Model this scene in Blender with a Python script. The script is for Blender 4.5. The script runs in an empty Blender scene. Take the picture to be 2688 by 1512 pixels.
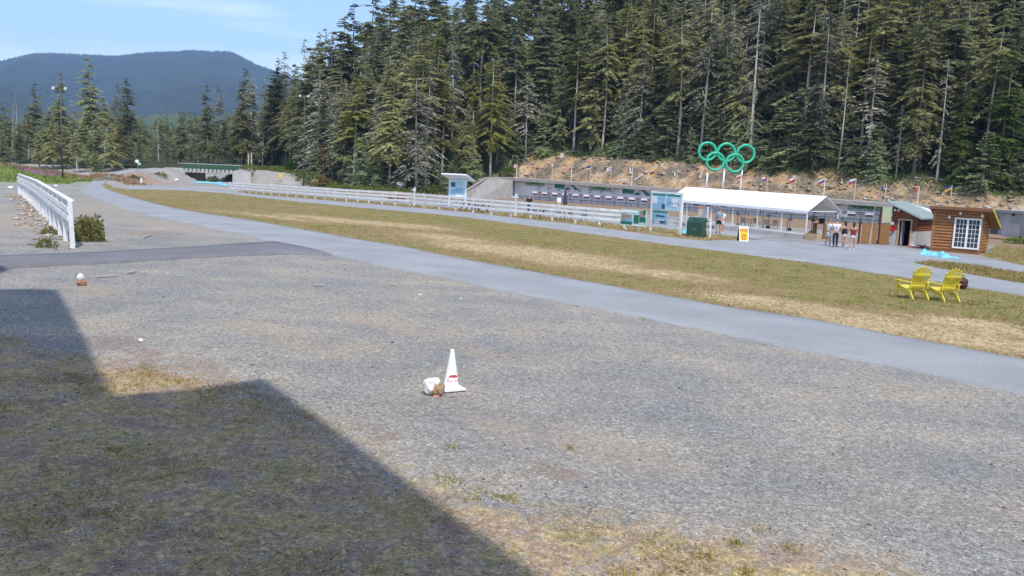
import bpy, math, random
import numpy as np
from mathutils import Vector, Matrix

random.seed(11)
rng = np.random.default_rng(11)
scene = bpy.context.scene
C = scene.collection
rad = math.radians

# ------------------------------------------------------------------ camera
FPX, PITCH, ROLL = 2200.0, rad(7.77), rad(2.5)          # focal length in photograph pixels (2688 wide)
CAM = np.array([0.0, 0.0, 3.2])
c_f = np.array([0, math.cos(PITCH), -math.sin(PITCH)])
_r0 = np.array([1.0, 0, 0]); _u0 = np.array([0, math.sin(PITCH), math.cos(PITCH)])
c_r = _r0 * math.cos(ROLL) + _u0 * math.sin(ROLL)
c_u = -_r0 * math.sin(ROLL) + _u0 * math.cos(ROLL)
cd = bpy.data.cameras.new('camera'); cam = bpy.data.objects.new('camera', cd); C.objects.link(cam)
cd.sensor_width = 36.0; cd.lens = 36.0 * FPX / 2688.0; cd.clip_start = 0.05; cd.clip_end = 20000
cam.matrix_world = Matrix(((c_r[0], c_u[0], -c_f[0], CAM[0]), (c_r[1], c_u[1], -c_f[1], CAM[1]),
                           (c_r[2], c_u[2], -c_f[2], CAM[2]), (0, 0, 0, 1)))
scene.camera = cam

# ------------------------------------------------------------------ sky, sun, exposure
SUN_EL = rad(57.0); SUN_AZ = np.array([0.22, -0.9755])    # towards the sun: behind the camera, a little right
world = bpy.data.worlds.new('World'); scene.world = world; world.use_nodes = True
wn, wl = world.node_tree.nodes, world.node_tree.links
bg = wn['Background']
sky = wn.new('ShaderNodeTexSky'); sky.sky_type = 'NISHITA'; sky.sun_disc = False
sky.sun_elevation = SUN_EL; sky.sun_rotation = math.atan2(SUN_AZ[0], SUN_AZ[1])
sky.altitude = 900; sky.air_density = 1.0; sky.dust_density = 0.3; sky.ozone_density = 1.2
tc = wn.new('ShaderNodeTexCoord'); mp = wn.new('ShaderNodeMapping'); mp.inputs['Scale'].default_value = (1.1, 1.1, 9.0)
cn = wn.new('ShaderNodeTexNoise'); cn.inputs['Scale'].default_value = 2.6; cn.inputs['Detail'].default_value = 9
cr = wn.new('ShaderNodeValToRGB'); cr.color_ramp.elements[0].position = 0.47; cr.color_ramp.elements[1].position = 0.84
cr.color_ramp.elements[0].color = (0, 0, 0, 1); cr.color_ramp.elements[1].color = (0.85, 0.85, 0.85, 1)
cm = wn.new('ShaderNodeMix'); cm.data_type = 'RGBA'; cm.inputs[7].default_value = (8.6, 8.7, 8.9, 1)
wl.new(tc.outputs['Generated'], mp.inputs['Vector']); wl.new(mp.outputs['Vector'], cn.inputs['Vector'])
wl.new(cn.outputs['Fac'], cr.inputs['Fac']); wl.new(cr.outputs['Color'], cm.inputs[0])
wl.new(sky.outputs['Color'], cm.inputs[6]); wl.new(cm.outputs[2], bg.inputs['Color'])
bg.inputs['Strength'].default_value = 0.15
sl = bpy.data.lights.new('sun', 'SUN'); sl.energy = 2.8; sl.angle = rad(0.53); sl.color = (1.0, 0.955, 0.89)
so = bpy.data.objects.new('sun', sl); C.objects.link(so); so.location = (30, -50, 80)
_sd = Vector((-SUN_AZ[0] * math.cos(SUN_EL), -SUN_AZ[1] * math.cos(SUN_EL), -math.sin(SUN_EL)))
so.rotation_euler = _sd.to_track_quat('-Z', 'Y').to_euler()
scene.view_settings.view_transform = 'Standard'; scene.view_settings.look = 'None'
scene.view_settings.exposure = 0.76; scene.view_settings.gamma = 1.0
scene.render.engine = 'CYCLES'
scene.cycles.use_denoising = True
scene.cycles.max_bounces = 6; scene.cycles.diffuse_bounces = 4; scene.cycles.glossy_bounces = 2
scene.cycles.transmission_bounces = 3; scene.cycles.volume_bounces = 0; scene.cycles.transparent_max_bounces = 6
scene.cycles.sample_clamp_indirect = 4.0

# ------------------------------------------------------------------ terrain
def S(x):
    x = np.clip(x, 0, 1); return x * x * (3 - 2 * x)
def lerp(a, b, k): return a + (b - a) * k
def softclip(x, a, b):
    m = (a + b) / 2; h = (b - a) / 2
    return m + h * np.tanh((x - m) / h)
_rs = np.random.RandomState(5)
_P = _rs.rand(64, 64)
def vnoise(x, y):
    x = np.asarray(x, float); y = np.asarray(y, float)
    xi = np.floor(x).astype(int); yi = np.floor(y).astype(int); fx = S(x - xi); fy = S(y - yi)
    a = _P[xi % 64, yi % 64]; b = _P[(xi + 1) % 64, yi % 64]; c = _P[xi % 64, (yi + 1) % 64]; d = _P[(xi + 1) % 64, (yi + 1) % 64]
    return (a + (b - a) * fx) * (1 - fy) + (c + (d - c) * fx) * fy - 0.5
def fbm(x, y, o=4):
    s = 0; a = 1.0
    for i in range(o):
        s = s + a * vnoise(x * 2 ** i + 17 * i, y * 2 ** i + 31 * i); a *= 0.5
    return s
W0 = np.array([51.8, 128.0]); U = np.array([-0.722, 0.692]); N = np.array([0.692, 0.722])
def tv(x, y): return (x - W0[0]) * U[0] + (y - W0[1]) * U[1], (x - W0[0]) * N[0] + (y - W0[1]) * N[1]
def Pt(t, v): return W0 + U * t + N * v
def roofz(t): return 1.32 + 0.0135 * np.asarray(t, float)
FLOORZ = -2.0
def G(x, y):
    t, v = tv(x, y)
    left = 1 / (1 + np.exp((x + 8) / 9))
    z = 0.05 - 0.004 * np.minimum(y, 150) - 0.02 * softclip(x, -26, 75) - 0.013 * np.clip(y - 45, 0, 85) * left
    z = z + 3.1 * S((y - 182) / 34) * left
    z = z - (z - FLOORZ) * S((v + 42) / 34) * (1 - S((t - 76) / 12)) * S((t + 75) / 20) * (1 - S((v - 2) / 2))
    # grassy mound on the left
    q = np.sqrt(((x + 92) / 36) ** 2 + ((y - 122) / 24) ** 2)
    z = z + 3.0 * S((1.15 - q) / 1.0)
    return z
def foot(t): return 3.3 - 27.0 * S((t - 74) / 14) + 20 * S((t - 105) / 85)
EMB = []       # embankments: (polyline Nx3, half width, side slope)
def embank(x, y, z):
    for pl, hw, sl_, cut in EMB:
        for i_, (a, b) in enumerate(zip(pl[:-1], pl[1:])):
            d = b[:2] - a[:2]; L2 = d @ d
            k0 = ((x - a[0]) * d[0] + (y - a[1]) * d[1]) / L2; k = np.clip(k0, 0, 1)
            dist = np.hypot(x - a[0] - k * d[0], y - a[1] - k * d[1])
            zz = a[2] + k * (b[2] - a[2]) - np.maximum(0, dist - hw) * sl_
            ok = dist < 14
            e0, e1 = (pl[-1], pl[-2]) if cut else (pl[0], pl[1])          # the bank stops at the bridge abutment
            ok &= (x - e0[0]) * (e1[0] - e0[0]) + (y - e0[1]) * (e1[1] - e0[1]) > 0
            z = np.maximum(z, np.where(ok, zz, -99))
    return z
def T(x, y):
    x = np.asarray(x, float); y = np.asarray(y, float)
    z = G(x, y); t, v = tv(x, y); w = v - foot(t)
    lf = S((t - 74) / 10)
    zb = lerp(roofz(t) - 0.05, z, lf)
    k = lerp(S((w + 0.25) / 0.5), S((w + 4) / 6), lf)
    bank = lerp(lerp(2.6, 4.8, S((t + 25) / 35)), 1.9, lf)
    slope = lerp(0.62, 0.06, S((t - 106) / 62))
    rise = bank * S((w - 0.5) / 8.5) + slope * np.maximum(0, w - 6) * S((w - 6) / 12)
    rise = np.minimum(rise, 110)
    rough = fbm(x * 0.35, y * 0.35) * 1.0 * S((w - 1) / 4) * (1 - 0.5 * S((w - 9) / 5)) * (1 - lf * 0.6)
    z = z + k * (zb - z) + np.where(w > -4, rise, 0) + rough
    return embank(x, y, z)
def ray(px, py): return c_f + c_r * (px - 1344) / FPX + c_u * (756 - py) / FPX
_TT = np.concatenate([np.linspace(3, 60, 1400), np.linspace(60, 420, 2600)])
def g(px, py, fn=None):
    """where the sight line through this point of the photograph meets the ground"""
    d = ray(px, py); p = CAM[:, None] + d[:, None] * _TT
    s = p[2] - (fn or T)(p[0], p[1]); i = int(np.argmax(s < 0))
    if s[i] >= 0: i = len(_TT) - 1
    k = s[i - 1] / (s[i - 1] - s[i] + 1e-9) if i else 0
    tt = _TT[i - 1] + (_TT[i] - _TT[i - 1]) * min(max(k, 0), 1)
    q = CAM + d * tt
    return Vector((q[0], q[1], float((fn or T)(q[0], q[1]))))
def at(px, py, Z): return Vector(CAM + ray(px, py) * Z)
def depth(p): return float((np.array(p) - CAM) @ c_f)
def tz(x, y): return float(T(x, y))
# road ramp up to the bridge, and the bank on the bridge's right
r0_ = g(222, 492, G)
EMB.append((np.array([r0_[:], at(262, 473, 118)[:], at(302, 455.5, 146)[:], at(362, 447.5, 163)[:], at(431, 441.5, 173)[:]]), 2.2, 0.42, 1))
EMB.append((np.array([at(640, 444, 179)[:], at(675, 446, 182)[:], at(735, 452, 184)[:], at(800, 458, 184)[:]]), 2.5, 0.40, 0))

# ------------------------------------------------------------------ mesh helpers
class MB:
    def __init__(s): s.v = []; s.f = []; s.m = []
    def add(s, vs, fs, m=0):
        o = len(s.v); s.v += [tuple(map(float, p)) for p in vs]; s.f += [tuple(i + o for i in f) for f in fs]; s.m += [m] * len(fs); return s
    def box(s, c, d, R=None, m=0, taper=1.0):
        x, y, z = d[0] / 2, d[1] / 2, d[2] / 2
        vs = [Vector((sx * x * (taper if sz > 0 else 1), sy * y * (taper if sz > 0 else 1), sz * z)) for sz in (-1, 1) for sx, sy in ((-1, -1), (1, -1), (1, 1), (-1, 1))]
        if R is not None: vs = [R @ p for p in vs]
        vs = [p + Vector(c) for p in vs]
        return s.add(vs, [(3, 2, 1, 0), (4, 5, 6, 7), (0, 1, 5, 4), (1, 2, 6, 5), (2, 3, 7, 6), (3, 0, 4, 7)], m)
    def beam(s, a, b, w, h, m=0, up=(0, 0, 1)):
        a = Vector(a); b = Vector(b); d = b - a; L = d.length; y = d.normalized(); x = y.cross(Vector(up))
        if x.length < 1e-4: x = y.cross(Vector((1, 0, 0)))
        x.normalize(); z = x.cross(y)
        R = Matrix((x, y, z)).transposed()
        return s.box((a + b) / 2, (w, L, h), R, m)
    def tube(s, pts, rs, n=8, m=0, cap=True):
        pts = [Vector(p) for p in pts]
        if not hasattr(rs, '__len__'): rs = [rs] * len(pts)
        o = len(s.v); prev = None
        for i, p in enumerate(pts):
            d = (pts[min(i + 1, len(pts) - 1)] - pts[max(i - 1, 0)]).normalized()
            x = d.cross(Vector((0, 0, 1))) if abs(d.z) < 0.95 else d.cross(Vector((0, 1, 0)))
            x.normalize(); y = d.cross(x)
            for k in range(n):
                a = 2 * math.pi * k / n; s.v.append(tuple(p + (x * math.cos(a) + y * math.sin(a)) * rs[i]))
        for i in range(len(pts) - 1):
            for k in range(n):
                k2 = (k + 1) % n
                s.f.append((o + i * n + k, o + i * n + k2, o + (i + 1) * n + k2, o + (i + 1) * n + k)); s.m.append(m)
        if cap:
            s.f.append(tuple(o + k for k in range(n))[::-1]); s.m.append(m)
            s.f.append(tuple(o + (len(pts) - 1) * n + k for k in range(n))); s.m.append(m)
        return s
    def prism(s, pts, a, b, fn=None, m=0):
        """2-D outline (x,z) pulled from y=a to y=b; fn maps (x,y,z) to 3-D"""
        fn = fn or (lambda x, y, z: (x, y, z)); n = len(pts)
        vs = [fn(x, a, z) for x, z in pts] + [fn(x, b, z) for x, z in pts]
        fs = [tuple(range(n)), tuple(range(2 * n - 1, n - 1, -1))] + [(i + n, (i + 1) % n + n, (i + 1) % n, i) for i in range(n)]
        return s.add(vs, fs, m)
    def lathe(s, prof, n=20, c=(0, 0, 0), m=0):
        o = len(s.v)
        for r, z in prof:
            for k in range(n):
                a = 2 * math.pi * k / n; s.v.append((c[0] + r * math.cos(a), c[1] + r * math.sin(a), c[2] + z))
        for i in range(len(prof) - 1):
            for k in range(n):
                k2 = (k + 1) % n; s.f.append((o + i * n + k, o + i * n + k2, o + (i + 1) * n + k2, o + (i + 1) * n + k)); s.m.append(m)
        return s
    def blob(s, c, r, seed=0, sub=2, rough=0.25, m=0, flat=None):
        import bmesh
        bm = bmesh.new(); bmesh.ops.create_icosphere(bm, subdivisions=sub, radius=1)
        rr = random.Random(seed); off = [rr.uniform(0, 50) for _ in range(3)]
        from mathutils import noise
        vs = []
        for p in bm.verts:
            k = 1 + rough * 2 * noise.noise(p.co * 1.3 + Vector(off)) + rough * 0.8 * noise.noise(p.co * 3 + Vector(off))
            q = Vector((p.co.x * r[0] * k, p.co.y * r[1] * k, p.co.z * r[2] * k))
            if flat is not None and q.z < flat: q.z = flat
            vs.append(q + Vector(c))
        bm.verts.index_update()
        s.add(vs, [tuple(p.index for p in f.verts) for f in bm.faces], m); bm.free(); return s
    def mesh(s, name, mats, smooth=False):
        me = bpy.data.meshes.new(name); me.from_pydata(s.v, [], s.f)
        for mt in (mats if isinstance(mats, (list, tuple)) else [mats]): me.materials.append(mt)
        if len(me.materials) > 1: me.polygons.foreach_set('material_index', s.m)
        if smooth: me.polygons.foreach_set('use_smooth', [True] * len(me.polygons))
        me.update(); return me
    def build(s, name, mats, parent=None, smooth=False, bevel=0):
        o = bpy.data.objects.new(name, s.mesh(name, mats, smooth)); C.objects.link(o)
        if parent: o.parent = parent
        if bevel:
            b = o.modifiers.new('bevel', 'BEVEL'); b.width = bevel; b.segments = 2; b.limit_method = 'ANGLE'
        return o
def fastmesh(name, v, f, mats, smooth=False, col=None):
    """v Nx3, f Mx3 or Mx4 arrays"""
    me = bpy.data.meshes.new(name); k = f.shape[1]
    me.vertices.add(len(v)); me.vertices.foreach_set('co', np.ascontiguousarray(v, np.float32).ravel())
    me.loops.add(f.size); me.loops.foreach_set('vertex_index', np.ascontiguousarray(f, np.int32).ravel())
    me.polygons.add(len(f)); me.polygons.foreach_set('loop_start', np.arange(0, f.size, k, dtype=np.int32))
    if smooth: me.polygons.foreach_set('use_smooth', np.ones(len(f), bool))
    me.update(calc_edges=True)
    for mt in (mats if isinstance(mats, (list, tuple)) else [mats]): me.materials.append(mt)
    for nm, arr in (col or {}).items():
        a = me.color_attributes.new(nm, 'FLOAT_COLOR', 'POINT'); a.data.foreach_set('color', np.ascontiguousarray(arr, np.float32).ravel())
    return me
def link(name, me, parent=None, loc=None, rz=0):
    o = bpy.data.objects.new(name, me); C.objects.link(o)
    if parent: o.parent = parent
    if loc is not None: o.location = loc
    o.rotation_euler.z = rz; return o
def tag(o, label=None, cat=None, group=None, kind=None):
    if label: o['label'] = label
    if cat: o['category'] = cat
    if group: o['group'] = group
    if kind: o['kind'] = kind
    return o
def thing(name, label, cat, loc=(0, 0, 0), rz=0, group=None):
    o = bpy.data.objects.new(name, None); C.objects.link(o); o.empty_display_size = 0.2
    o.location = loc; o.rotation_euler = (0, 0, rz); return tag(o, label, cat, group)
def copy_tree(o, parent=None):
    c = o.copy(); C.objects.link(c); c.parent = parent
    for ch in o.children: copy_tree(ch, c)
    return c

# ------------------------------------------------------------------ materials
def mat(name, col, rough=0.7, var=0.12, scale=6.0, bump=0.0, bscale=30.0, metal=0.0, col2=None, stretch=None, spec=0.3, detail=4):
    m = bpy.data.materials.new(name); m.use_nodes = True; nt = m.node_tree; n, l = nt.nodes, nt.links
    b = n['Principled BSDF']; b.inputs['Roughness'].default_value = rough; b.inputs['Metallic'].default_value = metal
    b.inputs['Specular IOR Level'].default_value = spec
    tc = n.new('ShaderNodeTexCoord'); vec = tc.outputs['Object']
    if stretch:
        mp = n.new('ShaderNodeMapping'); mp.inputs['Scale'].default_value = stretch; l.new(vec, mp.inputs['Vector']); vec = mp.outputs['Vector']
    nz = n.new('ShaderNodeTexNoise'); nz.inputs['Scale'].default_value = scale; nz.inputs['Detail'].default_value = detail; l.new(vec, nz.inputs['Vector'])
    rp = n.new('ShaderNodeValToRGB'); e = rp.color_ramp.elements; e[0].position = 0.3; e[1].position = 0.7
    c2 = col2 or tuple(min(1, c * (1 + var)) for c in col); c1 = col if col2 else tuple(c * (1 - var) for c in col)
    e[0].color = (*c1, 1); e[1].color = (*c2, 1)
    l.new(nz.outputs['Fac'], rp.inputs['Fac']); l.new(rp.outputs['Color'], b.inputs['Base Color'])
    if bump:
        n2 = n.new('ShaderNodeTexNoise'); n2.inputs['Scale'].default_value = bscale; n2.inputs['Detail'].default_value = 3; l.new(vec, n2.inputs['Vector'])
        bp = n.new('ShaderNodeBump'); bp.inputs['Strength'].default_value = bump; bp.inputs['Distance'].default_value = 0.02
        l.new(n2.outputs['Fac'], bp.inputs['Height']); l.new(bp.outputs['Normal'], b.inputs['Normal'])
    return m
def leafmat(name, dark, light, trans=0.45, attr=None, vv=0.35, scale=1.3):
    """foliage: colour varies through the crown and from plant to plant"""
    m = bpy.data.materials.new(name); m.use_nodes = True; n, l = m.node_tree.nodes, m.node_tree.links
    n.remove(n['Principled BSDF']); out = n['Material Output']
    d = n.new('ShaderNodeBsdfDiffuse'); t = n.new('ShaderNodeBsdfTranslucent'); mx = n.new('ShaderNodeMixShader'); mx.inputs[0].default_value = trans
    l.new(d.outputs[0], mx.inputs[1]); l.new(t.outputs[0], mx.inputs[2]); l.new(mx.outputs[0], out.inputs['Surface'])
    if attr:
        a = n.new('ShaderNodeAttribute'); a.attribute_name = attr; colr = a.outputs['Color']
    else:
        tc = n.new('ShaderNodeTexCoord'); nz = n.new('ShaderNodeTexNoise'); nz.inputs['Scale'].default_value = scale; nz.inputs['Detail'].default_value = 5
        l.new(tc.outputs['Object'], nz.inputs['Vector'])
        oi = n.new('ShaderNodeObjectInfo')
        ad = n.new('ShaderNodeMath'); ad.operation = 'MULTIPLY_ADD'; ad.inputs[1].default_value = 0.5; l.new(oi.outputs['Random'], ad.inputs[0])
        sb = n.new('ShaderNodeMath'); sb.operation = 'SUBTRACT'; l.new(nz.outputs['Fac'], sb.inputs[0]); sb.inputs[1].default_value = 0.25; l.new(sb.outputs[0], ad.inputs[2])
        rp = n.new('ShaderNodeValToRGB'); e = rp.color_ramp.elements; e[0].position = 0.15; e[1].position = 0.85; e[0].color = (*dark, 1); e[1].color = (*light, 1)
        l.new(ad.outputs[0], rp.inputs['Fac'])
        hs = n.new('ShaderNodeHueSaturation'); l.new(rp.outputs['Color'], hs.inputs['Color'])
        m2 = n.new('ShaderNodeMath'); m2.operation = 'MULTIPLY_ADD'; m2.inputs[1].default_value = vv * 2; m2.inputs[2].default_value = 1 - vv
        ml = n.new('ShaderNodeMath'); ml.operation = 'FRACT'; mq = n.new('ShaderNodeMath'); mq.operation = 'MULTIPLY'; mq.inputs[1].default_value = 7.31
        l.new(oi.outputs['Random'], mq.inputs[0]); l.new(mq.outputs[0], ml.inputs[0]); l.new(ml.outputs[0], m2.inputs[0]); l.new(m2.outputs[0], hs.inputs['Value'])
        colr = hs.outputs['Color']
    l.new(colr, d.inputs['Color']); l.new(colr, t.inputs['Color']); return m
M = {}
M['white'] = mat('white_paint', (0.60, 0.59, 0.57), 0.55, 0.10, 2.2, 0.15, 20, col2=(0.80, 0.80, 0.81), detail=8)
M['white_clean'] = mat('white_vinyl', (0.80, 0.80, 0.82), 0.45, 0.04, 2)
M['concrete'] = mat('concrete', (0.33, 0.31, 0.29), 0.9, 0.16, 1.2, 0.2, 14)
M['concrete_pale'] = mat('pale_concrete', (0.42, 0.40, 0.38), 0.9, 0.12, 0.8, 0.2, 14)
M['concrete_grey'] = mat('grey_concrete', (0.30, 0.31, 0.32), 0.9, 0.28, 0.7, 0.2, 12, stretch=(1, 1, 0.25))
M['range_wall'] = mat('painted_wall', (0.80, 0.81, 0.86), 0.8, 0.06, 0.7)
M['green_mural'] = mat('mural_green', (0.10, 0.26, 0.13), 0.6, 0.25, 1.2, col2=(0.25, 0.40, 0.22))
M['blue_mural'] = mat('mural_blue', (0.03, 0.10, 0.22), 0.6, 0.2, 1.5, col2=(0.06, 0.26, 0.36))
M['pale_mural'] = mat('mural_pale', (0.42, 0.50, 0.52), 0.6, 0.15, 2)
M['ink'] = mat('dark_ink', (0.05, 0.07, 0.12), 0.6, 0.1)
M['ink_blue'] = mat('blue_ink', (0.06, 0.12, 0.30), 0.6, 0.1)
M['black'] = mat('black_metal', (0.025, 0.025, 0.028), 0.45, 0.2)
M['darkgrey'] = mat('dark_grey', (0.08, 0.08, 0.09), 0.6, 0.2)
M['steel'] = mat('galvanised_steel', (0.36, 0.38, 0.40), 0.45, 0.15, 4, metal=0.3)
M['ring_green'] = mat('green_fibreglass', (0.045, 0.47, 0.29), 0.4, 0.06, 3)
M['pole_wood'] = mat('weathered_pole', (0.55, 0.46, 0.33), 0.85, 0.15, 3, stretch=(8, 8, 1))
M['wood_red'] = mat('red_brown_siding', (0.23, 0.075, 0.035), 0.6, 0.2, 2, 0.15, 10, stretch=(1, 1, 9))
M['wood_log'] = mat('stained_log_siding', (0.33, 0.150, 0.058), 0.55, 0.22, 1.5, 0.2, 8, stretch=(1, 1, 8))
M['wood_screen'] = mat('brown_plywood', (0.27, 0.135, 0.055), 0.65, 0.18, 2, stretch=(1, 1, 6))
M['wood_pale'] = mat('pale_timber', (0.45, 0.32, 0.19), 0.7, 0.15, 3, stretch=(5, 5, 1))
M['maroon'] = mat('maroon_post', (0.10, 0.03, 0.025), 0.6, 0.2)
M['roof_green'] = mat('grey_green_metal_roof', (0.33, 0.39, 0.37), 0.5, 0.08, 2)
M['roof_brown'] = mat('brown_roof_edge', (0.20, 0.095, 0.045), 0.6, 0.15, 2)
M['lime'] = mat('lime_trim', (0.40, 0.40, 0.06), 0.6, 0.1)
M['plaster'] = mat('pale_base_panel', (0.46, 0.45, 0.42), 0.8, 0.1, 2)
M['glass'] = mat('dark_glass', (0.025, 0.035, 0.05), 0.08, 0.3, 1.2, spec=0.8)
M['indoor'] = mat('dark_interior', (0.02, 0.018, 0.016), 0.9, 0.2)  # near-black: dimness inside the hut put into the colour; also the planter soil
M['yellow'] = mat('yellow_plastic', (0.74, 0.61, 0.07), 0.4, 0.07, 4, spec=0.4)
M['sign_yellow'] = mat('sign_yellow', (0.75, 0.48, 0.03), 0.5, 0.06)
M['orange'] = mat('sign_orange', (0.70, 0.26, 0.05), 0.5, 0.06)
M['bin_green'] = mat('dark_green_steel', (0.012, 0.058, 0.036), 0.4, 0.15, 3, spec=0.5)
M['teal'] = mat('teal_plastic', (0.03, 0.38, 0.33), 0.5, 0.12, 4)
M['tarp'] = mat('light_blue_tarp', (0.18, 0.50, 0.62), 0.5, 0.3, 5, 0.6, 9)
M['poster_cyan'] = mat('poster_cyan', (0.46, 0.68, 0.78), 0.5, 0.1, 5)
M['poster_blue'] = mat('poster_blue', (0.28, 0.48, 0.66), 0.5, 0.15, 6)
M['poster_navy'] = mat('poster_navy', (0.05, 0.09, 0.17), 0.5, 0.2, 6)
M['sign_green'] = mat('sign_green', (0.02, 0.25, 0.17), 0.5, 0.1)
M['sign_darkgreen'] = mat('sign_dark_green', (0.02, 0.13, 0.085), 0.5, 0.15)
M['mint'] = mat('mint_panel', (0.42, 0.62, 0.55), 0.5, 0.1, 3)
M['lightgreen'] = mat('pale_green_board', (0.38, 0.43, 0.27), 0.7, 0.06)
M['photo_brown'] = mat('printed_photo', (0.16, 0.13, 0.09), 0.6, 0.6, 14, col2=(0.42, 0.33, 0.26))
M['photo_blue'] = mat('printed_blue_photo', (0.06, 0.24, 0.46), 0.6, 0.5, 10, col2=(0.25, 0.5, 0.66))
M['paper_grey'] = mat('grey_notice', (0.42, 0.40, 0.45), 0.7, 0.08, 8)
M['paper_cream'] = mat('cream_notice', (0.62, 0.56, 0.50), 0.7, 0.1, 10)
M['notice_orange'] = mat('orange_notice_header', (0.60, 0.26, 0.17), 0.7, 0.1)
M['red'] = mat('red_cloth', (0.55, 0.03, 0.035), 0.7, 0.1)
M['flag_white'] = mat('white_cloth', (0.75, 0.75, 0.77), 0.8, 0.05)
M['flag_blue'] = mat('blue_cloth', (0.03, 0.07, 0.36), 0.8, 0.1)
M['flag_gold'] = mat('gold_cloth', (0.78, 0.45, 0.04), 0.8, 0.1)
M['flag_green'] = mat('green_cloth', (0.03, 0.26, 0.09), 0.8, 0.1)
M['flag_black'] = mat('black_cloth', (0.02, 0.02, 0.025), 0.8, 0.1)
M['flag_orange'] = mat('orange_cloth', (0.66, 0.14, 0.035), 0.8, 0.1)
M['rust_red'] = mat('red_stained_wood', (0.27, 0.055, 0.04), 0.7, 0.2, 4)
M['skin'] = mat('skin', (0.50, 0.27, 0.19), 0.55, 0.06, 8)
M['hair_dark'] = mat('dark_hair', (0.03, 0.02, 0.016), 0.6, 0.3, 20)
M['hair_brown'] = mat('brown_hair', (0.10, 0.05, 0.03), 0.6, 0.3, 20)
M['cloth_blue'] = mat('grey_blue_cotton', (0.20, 0.29, 0.37), 0.85, 0.1, 8)
M['cloth_white'] = mat('white_cotton', (0.72, 0.72, 0.76), 0.85, 0.06, 8)
M['cloth_black'] = mat('black_cotton', (0.018, 0.018, 0.022), 0.85, 0.2, 8)
M['denim'] = mat('dark_denim', (0.025, 0.03, 0.05), 0.85, 0.2, 14)
M['red_cotton'] = mat('dark_red_cotton', (0.22, 0.02, 0.03), 0.85, 0.1, 8)
M['purple'] = mat('dark_purple_canvas', (0.06, 0.045, 0.09), 0.85, 0.15, 8)
M['rock_tan'] = mat('tan_rock', (0.42, 0.29, 0.17), 0.9, 0.3, 5, 0.5, 18, col2=(0.28, 0.19, 0.12))
M['rock_white'] = mat('white_rock', (0.74, 0.73, 0.72), 0.85, 0.1, 6, 0.4, 14)
M['rock_brown'] = mat('brown_stone', (0.24, 0.11, 0.06), 0.9, 0.3, 7, 0.5, 16, col2=(0.40, 0.23, 0.15))
M['bark'] = mat('grey_bark', (0.13, 0.11, 0.095), 0.95, 0.3, 2, 0.4, 10, stretch=(4, 4, 0.6), col2=(0.23, 0.20, 0.18))
M['bark_pale'] = mat('pale_bark', (0.36, 0.33, 0.29), 0.95, 0.25, 2, 0.4, 10, stretch=(4, 4, 0.5), col2=(0.55, 0.52, 0.47))
M['driftwood'] = mat('bleached_wood', (0.44, 0.39, 0.33), 0.9, 0.25, 3, 0.3, 12)
M['leaf_fir'] = leafmat('fir_needles', (0.140, 0.156, 0.078), (0.372, 0.376, 0.195))
M['leaf_hem'] = leafmat('hemlock_needles', (0.182, 0.190, 0.082), (0.45, 0.425, 0.195))
M['leaf_grey'] = leafmat('lichen_grey_needles', (0.17, 0.17, 0.125), (0.37, 0.355, 0.27), 0.15)
M['leaf_yellow'] = leafmat('yellow_green_needles', (0.125, 0.140, 0.036), (0.31, 0.29, 0.085))
M['leaf_young'] = leafmat('young_fir_needles', (0.160, 0.200, 0.110), (0.38, 0.43, 0.22))
M['leaf_rust'] = leafmat('rusty_needles', (0.12, 0.055, 0.025), (0.26, 0.14, 0.05))
M['leaf_bush'] = leafmat('bush_leaves', (0.050, 0.090, 0.018), (0.170, 0.230, 0.050), 0.3)
M['leaf_olive'] = leafmat('olive_bush_leaves', (0.070, 0.080, 0.020), (0.19, 0.19, 0.06), 0.3)
M['leaf_bright'] = leafmat('bright_fir_needles', (0.070, 0.115, 0.030), (0.20, 0.26, 0.075))
M['vcol'] = leafmat('grass_blades', None, None, 0.2, attr='col')

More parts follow.
